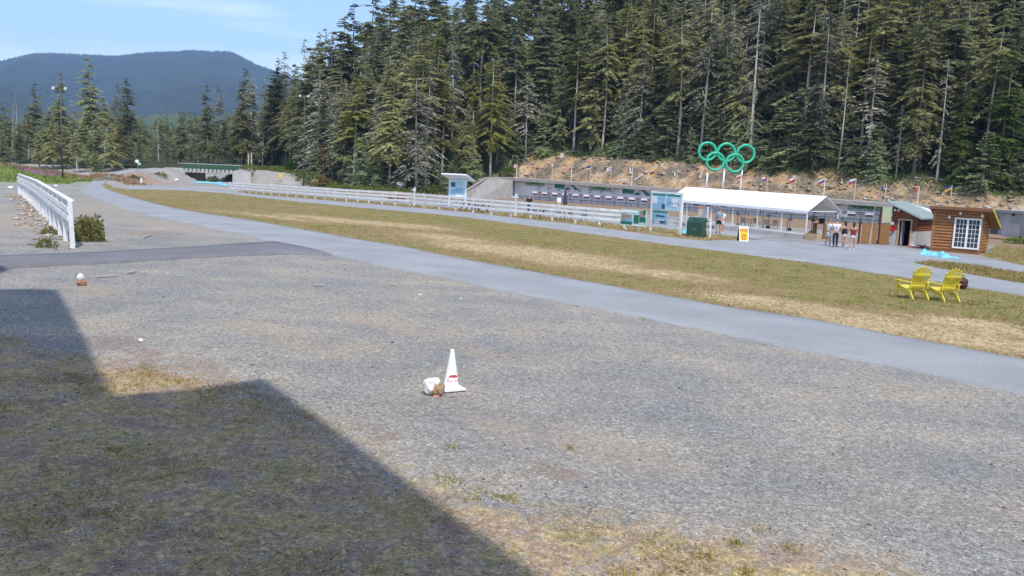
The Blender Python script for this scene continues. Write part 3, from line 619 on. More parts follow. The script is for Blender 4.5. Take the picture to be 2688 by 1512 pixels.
# ================================================================== TREES
def leafquads(P, D, Wd):
    """rhombic sprays: P start, D vector to tip, Wd half-width vector"""
    V = np.stack([P, P + D * 0.45 + Wd, P + D, P + D * 0.45 - Wd], 1).reshape(-1, 3)
    F = np.arange(len(P) * 4).reshape(-1, 4); return V, F
def unit(a): return a / (np.linalg.norm(a, axis=-1, keepdims=True) + 1e-9)
def conifer(seed, H=26.0, base=0.25, width=0.115, nb=150, dens=1.0, droop=0.35, mat_leaf='leaf_fir', mat_bark='bark', bare=0.0, gap=0.15, trunk=0.011, top=1.0, twig=False, fine=1.0):
    """returns (trunk mesh, crown mesh); height H, foliage from base*H to top*H"""
    r = np.random.default_rng(seed)
    bend = r.normal(0, 0.012 * H, 2); ph = r.uniform(0, 6)
    def axis(h): return np.stack([bend[0] * np.sin(h * 2.2 + ph) * h, bend[1] * np.sin(h * 2.7 + ph) * h, h * H], -1)
    hs = np.linspace(0, 1, 12); pts = axis(hs); pts[0, 2] -= 0.6
    tr = MB().tube([tuple(p) for p in pts], [max(0.02, trunk * H * (1 - h) ** 0.85 * (1.25 if i == 0 else 1)) for i, h in enumerate(hs)], 7)
    hb = base + (1 - base) * r.uniform(0, 1, nb) ** 0.9
    hb = hb[(hb < top)]
    # clumped gaps
    gc = r.uniform(base, 1, 5); ga = r.uniform(0, 6.28, 5)
    az = r.uniform(0, 6.28, len(hb)); keep = np.ones(len(hb), bool)
    for c_, a_ in zip(gc, ga): keep &= ~((abs(hb - c_) < gap * 0.35) & (np.cos(az - a_) > 0.35))
    hb, az = hb[keep], az[keep]; n = len(hb)
    rel = (hb - base) / (1 - base)
    prof = np.where(rel < 0.18, 0.55 + rel * 2.5, (1 - rel) ** 0.72 * 1.16) 
    L = H * width * 1.55 * prof * r.uniform(0.55, 1.15, n) + 0.25
    sl = lerp(-0.35, 0.45, rel) + r.normal(0, 0.12, n)
    dr = np.stack([np.cos(az), np.sin(az), sl * 0.7], -1); dr = unit(dr)
    base_p = axis(hb); V = []; F = []; off = 0
    def pos(s): return base_p + dr * (L * s)[:, None] + np.stack([0 * L, 0 * L, -droop * L * s ** 2], -1)
    nk = max(4, int(12 * dens))
    side = unit(np.cross(dr, np.array([0, 0, 1.0])))
    if not twig:
        for k in range(nk):
            s = np.clip((k + 0.6 + r.uniform(-0.4, 0.4, n)) / nk, 0.08, 0.98)
            p = pos(s)
            for sg in (-1, 1):
                ll = np.clip(0.46 * L * (1.15 - s), 0.40, 1.7) * r.uniform(0.6, 1.25, n) * fine ** 0.5
                d = dr * 0.65 + side * sg * r.uniform(0.45, 1.0, n)[:, None] + np.array([0, 0, 1.0]) * (-0.30 - 0.35 * r.uniform(0, 1, n))[:, None]
                d = unit(d) * ll[:, None]
                wd = unit(np.cross(d, r.normal(0, 1, (n, 3)) * 0.55 + np.array([0, 0, 1.0]))) * (np.clip(ll * 0.17, 0.07, 0.22) * fine)[:, None]
                v, f = leafquads(p, d, wd); V.append(v); F.append(f + off); off += len(v)
        # tips and leader
        d = unit(dr + np.array([0, 0, -0.5]) * droop) * np.clip(0.3 * L, 0.25, 0.9)[:, None]
        wd = unit(np.cross(d, r.normal(0, 1, (n, 3)))) * 0.12
        v, f = leafquads(pos(np.full(n, 0.92)), d, wd); V.append(v); F.append(f + off); off += len(v)
    # woody branch ribs
    if twig or bare > 0:
        m_ = n if twig else int(n * bare)
        for q in (0, 1, 2):
            s0, s1 = np.full(n, q / 3), np.full(n, (q + 1) / 3)
            p, e = pos(s0)[:m_], pos(s1)[:m_]; d = e - p; wd = unit(np.cross(d, r.normal(0, 1, (m_, 3)))) * (0.055 * (1 - q * 0.28))
            v = np.stack([p - wd, p + wd, e + wd * 0.7, e - wd * 0.7], 1).reshape(-1, 3); V.append(v); F.append(np.arange(m_ * 4).reshape(-1, 4) + off); off += len(v)
        if twig:
            for k in range(nk):
                s = np.clip((k + 0.8 + r.uniform(-0.4, 0.4, n)) / nk, 0.1, 1.0); p = pos(s)
                for sg in (-1, 1):
                    ll = np.clip(0.3 * L * (1.1 - s), 0.25, 1.0) * r.uniform(0.5, 1.3, n)
                    d = unit(dr * 0.6 + side * sg * 0.7 + np.array([0, 0, 1.0]) * (-0.55 - r.uniform(0, .5, n))[:, None]) * ll[:, None]
                    wd = unit(np.cross(d, r.normal(0, 1, (n, 3)))) * r.uniform(0.02, 0.075, n)[:, None]
                    v, f = leafquads(p, d, wd); V.append(v); F.append(f + off); off += len(v)
    # leader
    if top >= 1:
        for k in range(6):
            p = axis(np.array([0.985 - 0.012 * k])); a = r.uniform(0, 6.28)
            d = np.array([[math.cos(a) * 0.35 * (k + 1) * 0.5, math.sin(a) * 0.35 * (k + 1) * 0.5, 0.25]]); v, f = leafquads(p, d, unit(np.cross(d, [[0.1, 0.2, 1]])) * 0.1); V.append(v); F.append(f + off); off += len(v)
    cr_ = fastmesh('crown', np.concatenate(V), np.concatenate(F), M[mat_leaf])
    return tr.mesh('trunk', M[mat_bark], True), cr_
KINDS = {
    'fir': [conifer(s, 26, b, w, n, mat_leaf='leaf_fir', droop=d, bare=.2) for s, b, w, n, d in ((1, .10, .105, 230, .3), (2, .16, .095, 210, .4), (3, .06, .12, 250, .25), (4, .22, .105, 200, .4))],
    'hemlock': [conifer(s, 26, b, w, n, mat_leaf='leaf_hem', droop=d, mat_bark=bk, bare=.3) for s, b, w, n, d, bk in ((11, .25, .12, 170, .5, 'bark'), (12, .18, .13, 180, .55, 'bark'), (13, .42, .12, 130, .5, 'bark_pale'), (14, .12, .12, 200, .45, 'bark'))],
    'grey': [conifer(s, 26, b, w, n, mat_leaf='leaf_grey', droop=.6, bare=.6, dens=.8, fine=.8, mat_bark='bark_pale') for s, b, w, n in ((21, .15, .12, 170), (22, .28, .11, 140), (23, .10, .13, 170))],
    'yellow': [conifer(s, 26, b, w, n, mat_leaf='leaf_yellow', droop=.35, bare=.3, mat_bark='bark_pale') for s, b, w, n in ((31, .36, .11, 140), (32, .22, .12, 170))],
    'snag': [conifer(s, 20, b, w, n, mat_leaf='leaf_grey', droop=.5, twig=True, mat_bark='bark_pale', dens=d, top=t) for s, b, w, n, d, t in ((41, .12, .10, 60, .8, .97), (42, .35, .08, 32, .5, .95), (43, .2, .11, 80, 1.0, .97))],
    'young': [conifer(s, 8, .04, .19, n, mat_leaf='leaf_young', droop=.15, fine=.62, trunk=.012) for s, n in ((51, 170), (52, 150), (53, 180))],
    'bright': [conifer(s, 26, .03, .125, 300, mat_leaf='leaf_bright', droop=.25, fine=.9) for s in (71, 72)],
    'rust': [conifer(61, 8, .05, .15, 80, mat_leaf='leaf_rust', droop=.3, fine=.8)],
}
BASEH = {k: (20 if k == 'snag' else 8 if k in ('young', 'rust') else 26) for k in KINDS}
NAMES = {'fir': 'fir_tree', 'hemlock': 'hemlock_tree', 'grey': 'lichen_covered_tree', 'yellow': 'yellow_green_tree', 'snag': 'dead_tree', 'young': 'young_fir', 'bright': 'bright_green_fir', 'rust': 'rusty_fir'}
def tree(kind, x, y, H, label, group, var=None, wid=1.0, rz=None, z=None):
    tm, cm_ = KINDS[kind][(var if var is not None else random.randrange(99)) % len(KINDS[kind])]
    s = H / BASEH[kind]
    root = thing(NAMES[kind], label, 'tree', (x, y, (tz(x, y) if z is None else z) - 0.1), random.uniform(0, 6.28) if rz is None else rz, group)
    root.scale = (s * wid, s * wid, s); root.rotation_euler.x = random.gauss(0, .018); root.rotation_euler.y = random.gauss(0, .018)
    link('trunk', tm, root); link('crown', cm_, root); return root
def tree_px(kind, px, ytop, Z, label, group=None, var=None, wid=1.0):
    if 1345 < px < 2720:                                       # behind the range these stand above the cut bank
        d = ray(px, 450); A_ = np.array([[d[0], -U[0]], [d[1], -U[1]]]); 
        for _ in range(2):
            sol = np.linalg.solve(A_, W0 + N * 8.0 - CAM[:2]); sol = np.linalg.solve(A_, W0 + N * (3.3 + bankw(sol[1]) - 1.2) - CAM[:2])
        Z = float(sol[0]) + (8 if kind == 'fir' and ytop < 0 else 0)
    p = at(px, ytop, Z); return tree(kind, p.x, p.y, max(2, p.z - tz(p.x, p.y)), label, group, var, wid)
# the stand of conifers on the left, before the mountain
LEFT = [('fir', 20, 300, 200, 1.0, 'small dark fir at the left edge of the photo'), ('fir', 48, 322, 196, 1.1, 'short dark fir second from the left photo edge'),
        ('fir', 88, 216, 205, 1.0, 'slim pointed fir left of the light pole, before the blue mountain'), ('hemlock', 120, 285, 198, 1.1, 'low bushy hemlock just left of the tall light pole'),
        ('fir', 152, 186, 204, .95, 'tall shaggy fir directly behind the left light pole'), ('grey', 195, 290, 202, 1.0, 'grey-green tree just right of the left light pole'),
        ('fir', 233, 148, 206, 1.05, 'tallest fir of the left stand, rising against the mountain'), ('hemlock', 270, 255, 200, 1.0, 'olive hemlock between the two tallest firs of the left stand'),
        ('grey', 300, 215, 208, .8, 'thin grey tree just left of the rightmost fir of the left stand'), ('fir', 334, 202, 203, 1.0, 'pointed green fir ending the left stand on its right'),
        ('hemlock', 312, 300, 195, 1.1, 'bushy hemlock at the foot of the left stand'), ('fir', 215, 305, 194, 1.1, 'dark low fir under the tallest fir of the left stand'),
        ('snag', 45, 240, 215, .8, 'thin bare dead tree near the left photo edge'), ('snag', 27, 270, 218, .8, 'bare grey pole of a dead tree at the left photo edge'),
        ('fir', -60, 230, 200, 1.1, 'dark fir just outside the left photo edge'), ('fir', -130, 190, 205, 1.1, 'tall dark fir beyond the left photo edge'),
        ('snag', 415, 300, 235, .9, 'bare dead trunk standing in the gap above the ramp road'), ('hemlock', 385, 380, 228, 1.0, 'short hemlock in the gap above the ramp road'),
        ('hemlock', 440, 375, 235, 1.0, 'small hemlock left above the bridge'), ('hemlock', 472, 292, 232, .95, 'grey-olive hemlock rising over the left end of the bridge'),
        ('grey', 497, 290, 240, .9, 'grey tree beside the hemlock over the bridge'), ('fir', 545, 218, 226, .95, 'slender dark fir over the middle of the bridge'),
        ('grey', 583, 218, 230, .8, 'thin grey-topped tree just right of the slender fir over the bridge'), ('hemlock', 612, 300, 226, .9, 'yellowish hemlock behind the right end of the bridge'),
        ('hemlock', 520, 360, 240, 1.0, 'low dark hemlock seen behind the bridge railing'), ('fir', 365, 360, 250, 1.0, 'far small fir right of the left stand'),
        ('fir', 170, 330, 192, 1.2, 'broad low fir at the foot of the light pole'), ('fir', 100, 330, 190, 1.1, 'broad low fir behind the grassy mound'), ('young', 250, 395, 190, 1.2, 'young fir at the edge of the left stand'),
        ('fir', 640, 178, 232, .9, 'dark fir at the left shoulder of the big forest'), ('grey', 662, 190, 228, .9, 'grey fir at the left shoulder of the big forest'),
        ('snag', 690, 195, 222, .7, 'bare thin spire at the left shoulder of the big forest'), ('fir', 716, 152, 222, .85, 'dark pointed fir on the forest skyline left of the second light pole'),
        ('grey', 745, 134, 224, .85, 'ragged grey fir on the forest skyline behind the second light pole'), ('fir', 770, 165, 214, .9, 'fir just left of the second light pole'),
        ('snag', 795, 90, 222, .7, 'bare spiky dead top on the forest skyline'), ('fir', 830, 85, 214, .95, 'broad dark fir on the skyline under the dead top'), ('fir', 868, 78, 206, 1.0, 'fir on the skyline left of the tallest one'),
        ('fir', 925, 5, 206, 1.0, 'tallest dark fir on the left forest skyline'), ('fir', 1000, 15, 210, .9, 'dark fir on the skyline right of the tallest one'), ('snag', 855, 62, 226, .6, 'thin bare spire on the skyline by the broad dark fir'),
        ('fir', 5, 345, 190, 1.2, 'low dark fir at the very left edge above the meadow'), ('hemlock', 70, 300, 200, 1.1, 'bushy hemlock left of the slim pointed fir'), ('hemlock', 135, 320, 190, 1.2, 'low olive hemlock left of the light pole foot'),
        ('fir', 255, 300, 193, 1.2, 'dark fir right under the tallest fir of the left stand'), ('hemlock', 290, 320, 190, 1.2, 'low olive hemlock before the left stand'), ('fir', 345, 345, 198, 1.1, 'low dark fir at the right end of the left stand'), ('hemlock', 200, 350, 186, 1.2, 'low bushy hemlock right of the light pole foot'),
        ('hemlock', 405, 375, 215, 1.1, 'low hemlock above the crest of the ramp road'), ('fir', 455, 370, 218, 1.1, 'low dark fir behind the left bridge abutment'), ('fir', 500, 375, 220, 1.2, 'low dark fir behind the bridge deck'), ('hemlock', 560, 345, 222, 1.1, 'hemlock behind the right half of the bridge'), ('fir', 590, 320, 220, 1.1, 'dark fir behind the right bridge abutment'), ('hemlock', 630, 250, 224, 1.0, 'olive hemlock right of the bridge'),
        ('hemlock', 975, -25, 216, 1.1, 'olive hemlock reaching the upper photo edge just right of the sky'), ('fir', 1030, -50, 218, 1.1, 'dark fir cut by the upper edge, first behind the sky gap'), ('hemlock', 1085, -60, 216, 1.2, 'olive hemlock cut by the upper edge, second behind the sky gap'), ('fir', 1150, -70, 216, 1.2, 'dark fir cut by the upper edge left of the silvery tree'), ('fir', 1230, -60, 214, 1.2, 'dark fir cut by the upper edge right of the silvery tree'), ('hemlock', 1320, -70, 212, 1.2, 'olive hemlock cut by the upper edge over the wing wall'), ('fir', 900, 40, 212, 1.1, 'dark fir on the skyline just left of the tallest one'), ('hemlock', 850, 95, 208, 1.2, 'olive hemlock below the skyline left of the tallest fir'), ('fir', 810, 120, 204, 1.2, 'dark fir behind the head of the second light pole'),
        ('fir', 1055, -10, 205, 1.0, 'dark fir whose top meets the upper photo edge'), ('fir', 1110, -5, 208, 1.0, 'dark fir at the upper photo edge, right of the sky gap')]
for k, px, yt, Z, w_, lab in LEFT: tree_px(k, px, yt, Z, lab, wid=w_ * (1.25 if k != 'snag' else 1))
def bankw(t): return lerp(lerp(7.5, 11.0, float(S((t - 5) / 45))), 3.5, float(S((t - 76) / 8)))
spots = []
# single trees that stand out on the forest edge behind the range
SPEC = [('yellow', 1300, 120, 178, 1, .9, 'yellow-green tree with a pale bare trunk left above the range'), ('grey', 1195, 92, 182, 0, 1.0, 'broad silvery grey dead-looking tree in the left forest'),
        ('yellow', 1250, 125, 186, 1, .8, 'slim yellow-topped tree beside the silvery grey tree'), ('snag', 1440, 150, 172, 2, 1.0, 'brownish dead tree with ragged branches above the range'),
        ('yellow', 1525, 25, 174, 0, .9, 'tall yellow-green tree with a long white trunk above the range'), ('hemlock', 1600, 40, 180, 2, .9, 'tall tree with a long pale trunk between the flags and the rings'),
        ('hemlock', 1805, 20, 172, 2, 1.1, 'leaning olive hemlock with bare lower trunk above the rings'), ('snag', 2003, -30, 170, 2, 1.0, 'tall pale dead spire at the upper edge right of the rings'),
        ('grey', 1870, -20, 172, 1, 1.0, 'tall grey lichen tree above the rings'), ('snag', 2228, 152, 140, 1, .9, 'bare grey pole tree behind the white tent'), ('snag', 2495, 150, 124, 0, 1.0, 'grey dead tree with drooping bare twigs above the log cabin'),
        ('snag', 2372, 270, 126, 2, .9, 'dead brown-draped snag above the wooden hut'), ('grey', 2175, 30, 146, 0, 1.1, 'large grey-green lichen tree right of the rings'), ('hemlock', 2440, 60, 132, 1, 1.1, 'drooping hemlock with curled branches above the cabin'),
        ('bright', 2660, 110, 108, 0, .95, 'bright green fir at the right photo edge'), ('fir', 2080, 240, 132, 2, 1.7, 'dense dark young fir behind the tent ridge'), ('fir', 2150, 255, 130, 0, 1.9, 'broad dense young fir behind the right end of the tent'),
        ('bright', 2545, 220, 118, 1, .8, 'slim bright green fir right of the grey dead tree'), ('fir', 1760, 230, 160, 2, 1.5, 'dense young fir left behind the rings'), ('fir', 1700, 300, 158, 2, 1.7, 'dark young fir above the bank left of the rings'),
        ('rust', 850, 375, 172, 0, 1.1, 'rusty brown young fir right of the second light pole'), ('rust', 1415, 380, 170, 0, .8, 'small rusty conifer above the range roof')]
for k, px, yt, Z, v_, w_, lab in SPEC:
    q_ = tree_px(k, px, yt, Z, lab, var=v_, wid=w_); t_, v__ = tv(q_.location.x, q_.location.y); spots.append((t_, v__ - foot(t_))); spots.append((t_ - .9, v__ - foot(t_) - 1.3))
# the rest of the hillside, front rows tree by tree
GRP = {'fir': ('dark green fir on the wooded hillside', 'firs of the hillside forest'),
       'hemlock': ('olive green hemlock on the wooded hillside', 'hemlocks of the hillside forest'),
       'grey': ('grey-green lichen-hung conifer on the wooded hillside', 'grey conifers of the hillside forest'),
       'yellow': ('yellow-green conifer on the wooded hillside', 'yellowish conifers of the hillside forest'),
       'snag': ('bare dead conifer on the wooded hillside', 'dead conifers of the hillside forest'),
       'young': ('small young fir at the forest edge', 'young firs along the forest edge')}
def where_(px, row):
    z = ('left of the second light pole' if px < 797 else 'left of the kiosk' if px < 1170 else 'above the wing wall' if px < 1345 else 'above the left half of the range' if px < 1700 else 'behind the rings' if px < 2000 else 'above the tent' if px < 2220 else 'above the wooden hut' if px < 2440 else 'above the log cabin')
    return ', ' + ('front row, ' if row == 0 else 'second row, ' if row == 1 else 'farther back, ') + z
def try_spot(t, w, dmin):
    if any((t - a) ** 2 + (w - b) ** 2 < dmin * dmin for a, b in spots): return None
    spots.append((t, w)); p = Pt(t, foot(t) + w)
    d = np.array([p[0], p[1], tz(*p)]) - CAM; zc = d @ c_f
    if zc < 60: return None
    x = 1344 + FPX * (d @ c_r) / zc
    return (p, x) if -200 < x < 2950 else None
rr_ = random.Random(3)
cnt = 0
for row, (w0, w1, num, dmin) in enumerate([(0, 5, 260, 2.7), (5, 14, 420, 3.0), (14, 27, 420, 3.9)]):
    for _ in range(num):
        t = rr_.uniform(-75, 185); w = bankw(t) + rr_.uniform(w0, w1); r = try_spot(t, w, dmin)
        if not r: continue
        (x, y), px = r
        k = rr_.choices(['fir', 'hemlock', 'grey', 'yellow', 'snag'], [.33, .32, .17, .10, .08])[0]
        H = rr_.uniform(19, 29) * (1.0 if t < 95 else 0.95) * (0.8 if row == 0 and rr_.random() < .4 else 1)
        if t > 100: H *= lerp(1, .88, min(1, (t - 100) / 70))
        if k == 'snag': H *= .75
        lab, gp = GRP[k]; tree(k, x, y, H, lab + where_(px, row), gp, wid=rr_.uniform(.9, 1.55)); cnt += 1
for _ in range(340):
    t = rr_.uniform(-72, 120); w = bankw(t) + rr_.uniform(-2.5, 5); r = try_spot(t, w, 1.6)
    if not r: continue
    (x, y), px = r
    H = rr_.choice([2.5, 3.5, 5, 6, 7, 8, 9, 11]) * rr_.uniform(.8, 1.2)
    tree('young', x, y, H, ('shrub-sized' if H < 3.5 else 'small' if H < 6 else 'mid-sized' if H < 9 else 'taller') + ' young fir ' + ('at the bank edge' if w < bankw(t) else 'just inside the forest edge') + where_(px, 0)[11:], GRP['young'][1], wid=rr_.uniform(.8, 1.2))
# rows farther up the hill read as one mass
def forest_mass(left=False):
    V = []; F = []; off = 0; r = np.random.default_rng(78 if left else 77); n = 0
    lows = [conifer(900 + i, 26, .2, .12, 90, dens=.55, fine=1.5, droop=.4)[1] for i in range(4)]
    arr = []
    for me in lows:
        v = np.empty(len(me.vertices) * 3, np.float32); me.vertices.foreach_get('co', v); arr.append(v.reshape(-1, 3)); bpy.data.meshes.remove(me)
    pts = []
    for _ in range(2200):
        t = r.uniform(-80, 170); w = bankw(t) + r.uniform(25, 100)
        if t > 110: w = bankw(t) + r.uniform(24, 45)
        if any((t - a) ** 2 + (w - b) ** 2 < 17 for a, b in pts): continue
        pts.append((t, w))
    if left: pts = [(a, b_) for a, b_ in r.uniform((-190, 232), (-10, 420), (330, 2)) if abs(a) < b_ * .75]
    for t, w in pts:
        x, y = (t, w) if left else Pt(t, foot(t) + w); z = tz(x, y); a = r.uniform(0, 6.28); s = r.uniform(.75, 1.15); wd = r.uniform(1.0, 1.6)
        if left: s *= .55
        elif t > 95: s *= .85
        q = arr[r.integers(4)]; c_, s_ = math.cos(a), math.sin(a)
        v = np.stack([(q[:, 0] * c_ - q[:, 1] * s_) * s * wd + x, (q[:, 0] * s_ + q[:, 1] * c_) * s * wd + y, q[:, 2] * s + z], -1)
        V.append(v); F.append(np.arange(len(v)).reshape(-1, 4) + off); off += len(v)
    V = np.concatenate(V); colr = None
    return fastmesh('hillside_forest', V, np.concatenate(F), M['leaf_hill'])
M['leaf_hill'] = leafmat('hill_needles', (0.145, 0.158, 0.078), (0.385, 0.385, 0.195), vv=.0, scale=.12)
tag(link('hillside_forest', forest_mass()), 'dense conifers filling the upper hillside behind the front trees', 'forest', kind='stuff')

tag(link('valley_trees', forest_mass(True)), 'distant conifers on the valley floor behind the bridge and the left stand', 'forest', kind='stuff')

# ---- shrubs, ground cover
M['leaf_weedy'] = leafmat('weedy_leaves', (0.12, 0.125, 0.035), (0.34, 0.31, 0.12), 0.35, scale=4)
def bush_mesh(name, seed, r, n, leaf, mt, flat=.7):
    q = np.random.default_rng(seed); d = unit(q.normal(0, 1, (n, 3))); d[:, 2] = abs(d[:, 2]) * 1.0
    lump = 1 + .28 * np.sin(d[:, 0] * 5 + seed) * np.cos(d[:, 1] * 4 + seed * 2)
    p = d * (r * lump * q.uniform(.45, 1.0, n) ** .6)[:, None]; p[:, 2] *= flat * 1.4
    dd = unit(d + q.normal(0, .7, (n, 3))) * (leaf * q.uniform(.6, 1.4, n))[:, None]; wd = unit(np.cross(dd, q.normal(0, 1, (n, 3)))) * (leaf * .3)
    v, f = leafquads(p, dd, wd); return fastmesh(name, v, f, M[mt])
BUSH = {'green': [bush_mesh('foliage', s, 1.0, 420, .24, 'leaf_bush') for s in (1, 2, 3)], 'olive': [bush_mesh('foliage', s, 1.0, 380, .22, 'leaf_olive') for s in (4, 5)]}
BUSH['grassy'] = [bush_mesh('foliage', 8, 1.0, 900, .22, 'leaf_weedy', 1.0)]
STEM = MB().tube([(0, 0, -.2), (0.03, 0.02, .35), (.1, 0, .8)], [.04, .03, .015], 5).tube([(0, 0, 0), (-.1, .1, .4), (-.25, .2, .7)], [.03, .02, .01], 5).mesh('stem', M['bark'])
def bush(kind, x, y, r, label, group=None, hgt=1.0):
    o = thing('bush', label, 'bush', (x, y, tz(x, y) - .05), random.uniform(0, 6), group); o.scale = (r, r, r * hgt)
    link('foliage', random.choice(BUSH[kind]), o); link('stem', STEM, o); return o
def bush_px(kind, px, py, r, label, hgt=1.0):
    p = g(px, py); return bush(kind, p.x, p.y, r, label, None, hgt)
for a in [('green', 768, 452, 1.7, 'bright green bush left of the second light pole', 2.2), ('green', 560, 477, 1.5, 'low green bush under the bridge opening', .8), ('olive', 655, 452, 1.5, 'olive bush on the bank right of the bridge', .8),
          ('green', 1350, 405, 2.2, 'bright green bush on the bank above the left end of the range', 1.0), ('green', 1335, 455, 2.0, 'low green bush at the left corner of the range roof', .8), ('green', 1215, 488, 1.6, 'bright green bush beside the info kiosk', .8),
          ('green', 1128, 500, 1.9, 'bright green bush left of the info kiosk behind the fence', .7), ('green', 2320, 445, 2.0, 'bright green bush above the flags behind the tent', 1.1), ('green', 1990, 415, 2.0, 'green bush beside the tree stump behind the rings', .8),
          ('green', 2560, 462, 1.8, 'green bush above the orange bank at the right', .8), ('grassy', 238, 634, .5, 'tall weedy bush beside the near post of the left fence', 1.35), ('grassy', 220, 628, .4, 'smaller weedy clump at the near end of the left fence', 1.5), ('olive', 130, 615, .35, 'dry weed clump on the rubble along the left fence', 1.0),
          ('olive', 120, 650, .3, 'straw coloured weed clump before the left fence', 1.2), ('green', 2670, 640, 1.0, 'green weeds growing before the concrete wall on the right', .7), ('olive', 420, 462, 1.6, 'olive scrub on the embankment beside the ramp road', .5), ('olive', 350, 470, 1.4, 'low scrub on the slope of the ramp road', .5)]: bush_px(*a)
def scatter_cover(name, pts, size, colf, n_per, hf, label, cat):
    """leafy ground cover: small upright blades around many points"""
    q = np.random.default_rng(len(pts)); P = np.repeat(np.asarray(pts), n_per, 0); n = len(P)
    P = P + np.column_stack([q.normal(0, size, (n, 2)), np.zeros(n)])
    P[:, 2] = T(P[:, 0], P[:, 1]) - 0.02
    h = hf * q.uniform(.5, 1.4, n); a = q.uniform(0, 6.28, n); ln = q.normal(0, .8, (n, 2))
    D = np.column_stack([ln * h[:, None], h]); wd = np.stack([np.cos(a), np.sin(a), 0 * a], -1) * (h * q.uniform(.10, .22, n))[:, None]
    V = np.stack([P - wd, P + wd, P + D], 1).reshape(-1, 3); F = np.arange(n * 3).reshape(-1, 3)
    c = colf(P, q); c = np.repeat(np.column_stack([c, np.ones(n)]), 3, 0)
    me = fastmesh(name, V, F, M['vcol'], col={'col': c}); return tag(link(name, me), label, cat, kind='stuff')
def mixcol(a, b, k): return np.asarray(a)[None] * (1 - k[:, None]) + np.asarray(b)[None] * k[:, None]
# scrub along the foot of the forest left of the range
pts = []
for _ in range(2600):
    t = rng.uniform(77, 150); w = rng.uniform(-7, 6); p = Pt(t, foot(t) + w); pts.append((p[0], p[1], 0))
scatter_cover('scrub', pts, .5, lambda P, q: mixcol((.075, .105, .025), (.17, .20, .05), q.uniform(0, 1, len(P))) * (1 + .5 * vnoise(P[:, 0] * .3, P[:, 1] * .3))[:, None] + np.outer((q.uniform(0, 1, len(P)) < .10), (.10, .0, .03)), 9, .55, 'green scrub and pink fireweed along the foot of the forest', 'scrub')
pts = []
for _ in range(2200):
    t = rng.uniform(-70, 78); w = bankw(t) + rng.uniform(-2.2, 3.5); p = Pt(t, foot(t) + w); pts.append((p[0], p[1], 0))
scatter_cover('bank_scrub', pts, .45, lambda P, q: mixcol((.11, .15, .04), (.26, .30, .09), q.uniform(0, 1, len(P))), 7, .55, 'low green scrub along the top of the rocky bank', 'scrub')
pts = []
for _ in range(3200):
    a = rng.uniform(0, 6.28); k = rng.uniform(0, 1.02) ** .6; pts.append((-92 + 36 * k * math.cos(a), 122 + 24 * k * math.sin(a), 0))
scatter_cover('meadow', pts, .6, lambda P, q: np.where(((P[:, 1] > 121 + q.normal(0, 3, len(P))) & (q.uniform(0, 1, len(P)) < .8))[:, None], mixcol((.26, .13, .08), (.36, .22, .14), q.uniform(0, 1, len(P))), mixcol((.10, .16, .035), (.20, .24, .06), q.uniform(0, 1, len(P)))), 8, .35, 'tall green meadow grass on the mound at the left', 'grass')
# grass in the lawn, weeds in the foreground
def sample_poly(Pg, n, q, wgt=None):
    lo, hi = Pg.min(0), Pg.max(0); out = []
    while len(out) < n:
        p = q.uniform(lo, hi, (n * 3, 2)); d = np.hypot(p[:, 0], p[:, 1]); keep = inpoly(p[:, 0], p[:, 1], Pg) & (q.uniform(0, 1, len(p)) < np.clip(28 / d, .12, 1) ** (wgt or 1.2)); out += list(p[keep])
    return np.column_stack([np.array(out[:n]), np.zeros(n)])
q0 = np.random.default_rng(4)
def lawncol(P, q):
    k = np.zeros(len(P))
    for px, py, a, b in [(1180, 625, 4, 2), (1300, 655, 5, 2.2), (1430, 665, 5, 2.6), (1540, 690, 5, 2.3), (1660, 708, 5, 1.8), (2180, 815, 3, 1.2), (2300, 850, 3, 1.4), (2480, 880, 3, 1.2), (860, 575, 6, 2)]:
        c = g(px, py, G); dx, dy = P[:, 0] - c.x, P[:, 1] - c.y; k = np.maximum(k, np.exp(-((dx * U[0] + dy * U[1]) / a) ** 2 - ((dx * N[0] + dy * N[1]) / b) ** 2))
    k = np.clip(k + q.normal(0.28, .3, len(P)) + vnoise(P[:, 0] * .8, P[:, 1] * .8) * .6, 0, 1)
    return mixcol((.22, .20, .055), (.54, .42, .24), k) * q.uniform(.7, 1.2, len(P))[:, None]
scatter_cover('lawn_grass', sample_poly(P_LAWN, 16000, q0), .10, lawncol, 5, .075, 'short dry and green grass between the two paths', 'grass')
scatter_cover('verge_grass', np.concatenate([sample_poly(PI_, 1500, q0, .5), sample_poly(PC_, 700, q0, .5), sample_poly(PS_, 2600, q0, .4)]), .15, lambda P, q: mixcol((.20, .19, .055), (.40, .29, .13), q.uniform(0, 1, len(P))), 5, .13, 'dry grass on the island, by the cabin and under the fence', 'grass')
PWv = world([(-200, 870), (0, 880), (260, 940), (430, 960), (600, 990), (760, 1050), (900, 1120), (1100, 1235), (1400, 1320), (1700, 1350), (2100, 1400), (2400, 1512), (1300, 1600), (0, 1600), (-200, 1550)])
wp = sample_poly(PWv, 5000, q0, .6); wp = wp[vnoise(wp[:, 0] * 1.3, wp[:, 1] * 1.3) + .5 * vnoise(wp[:, 0] * 4, wp[:, 1] * 4) > -.02]
scatter_cover('weeds', wp, .05, lambda P, q: mixcol((.24, .23, .08), (.46, .33, .17), np.clip(q.uniform(.1, 1.3, len(P)) + vnoise(P[:, 0] * 1.1, P[:, 1] * 1.1), 0, 1)), 10, .042, 'sparse weeds and dry grass growing in the foreground gravel', 'grass')
tp = []
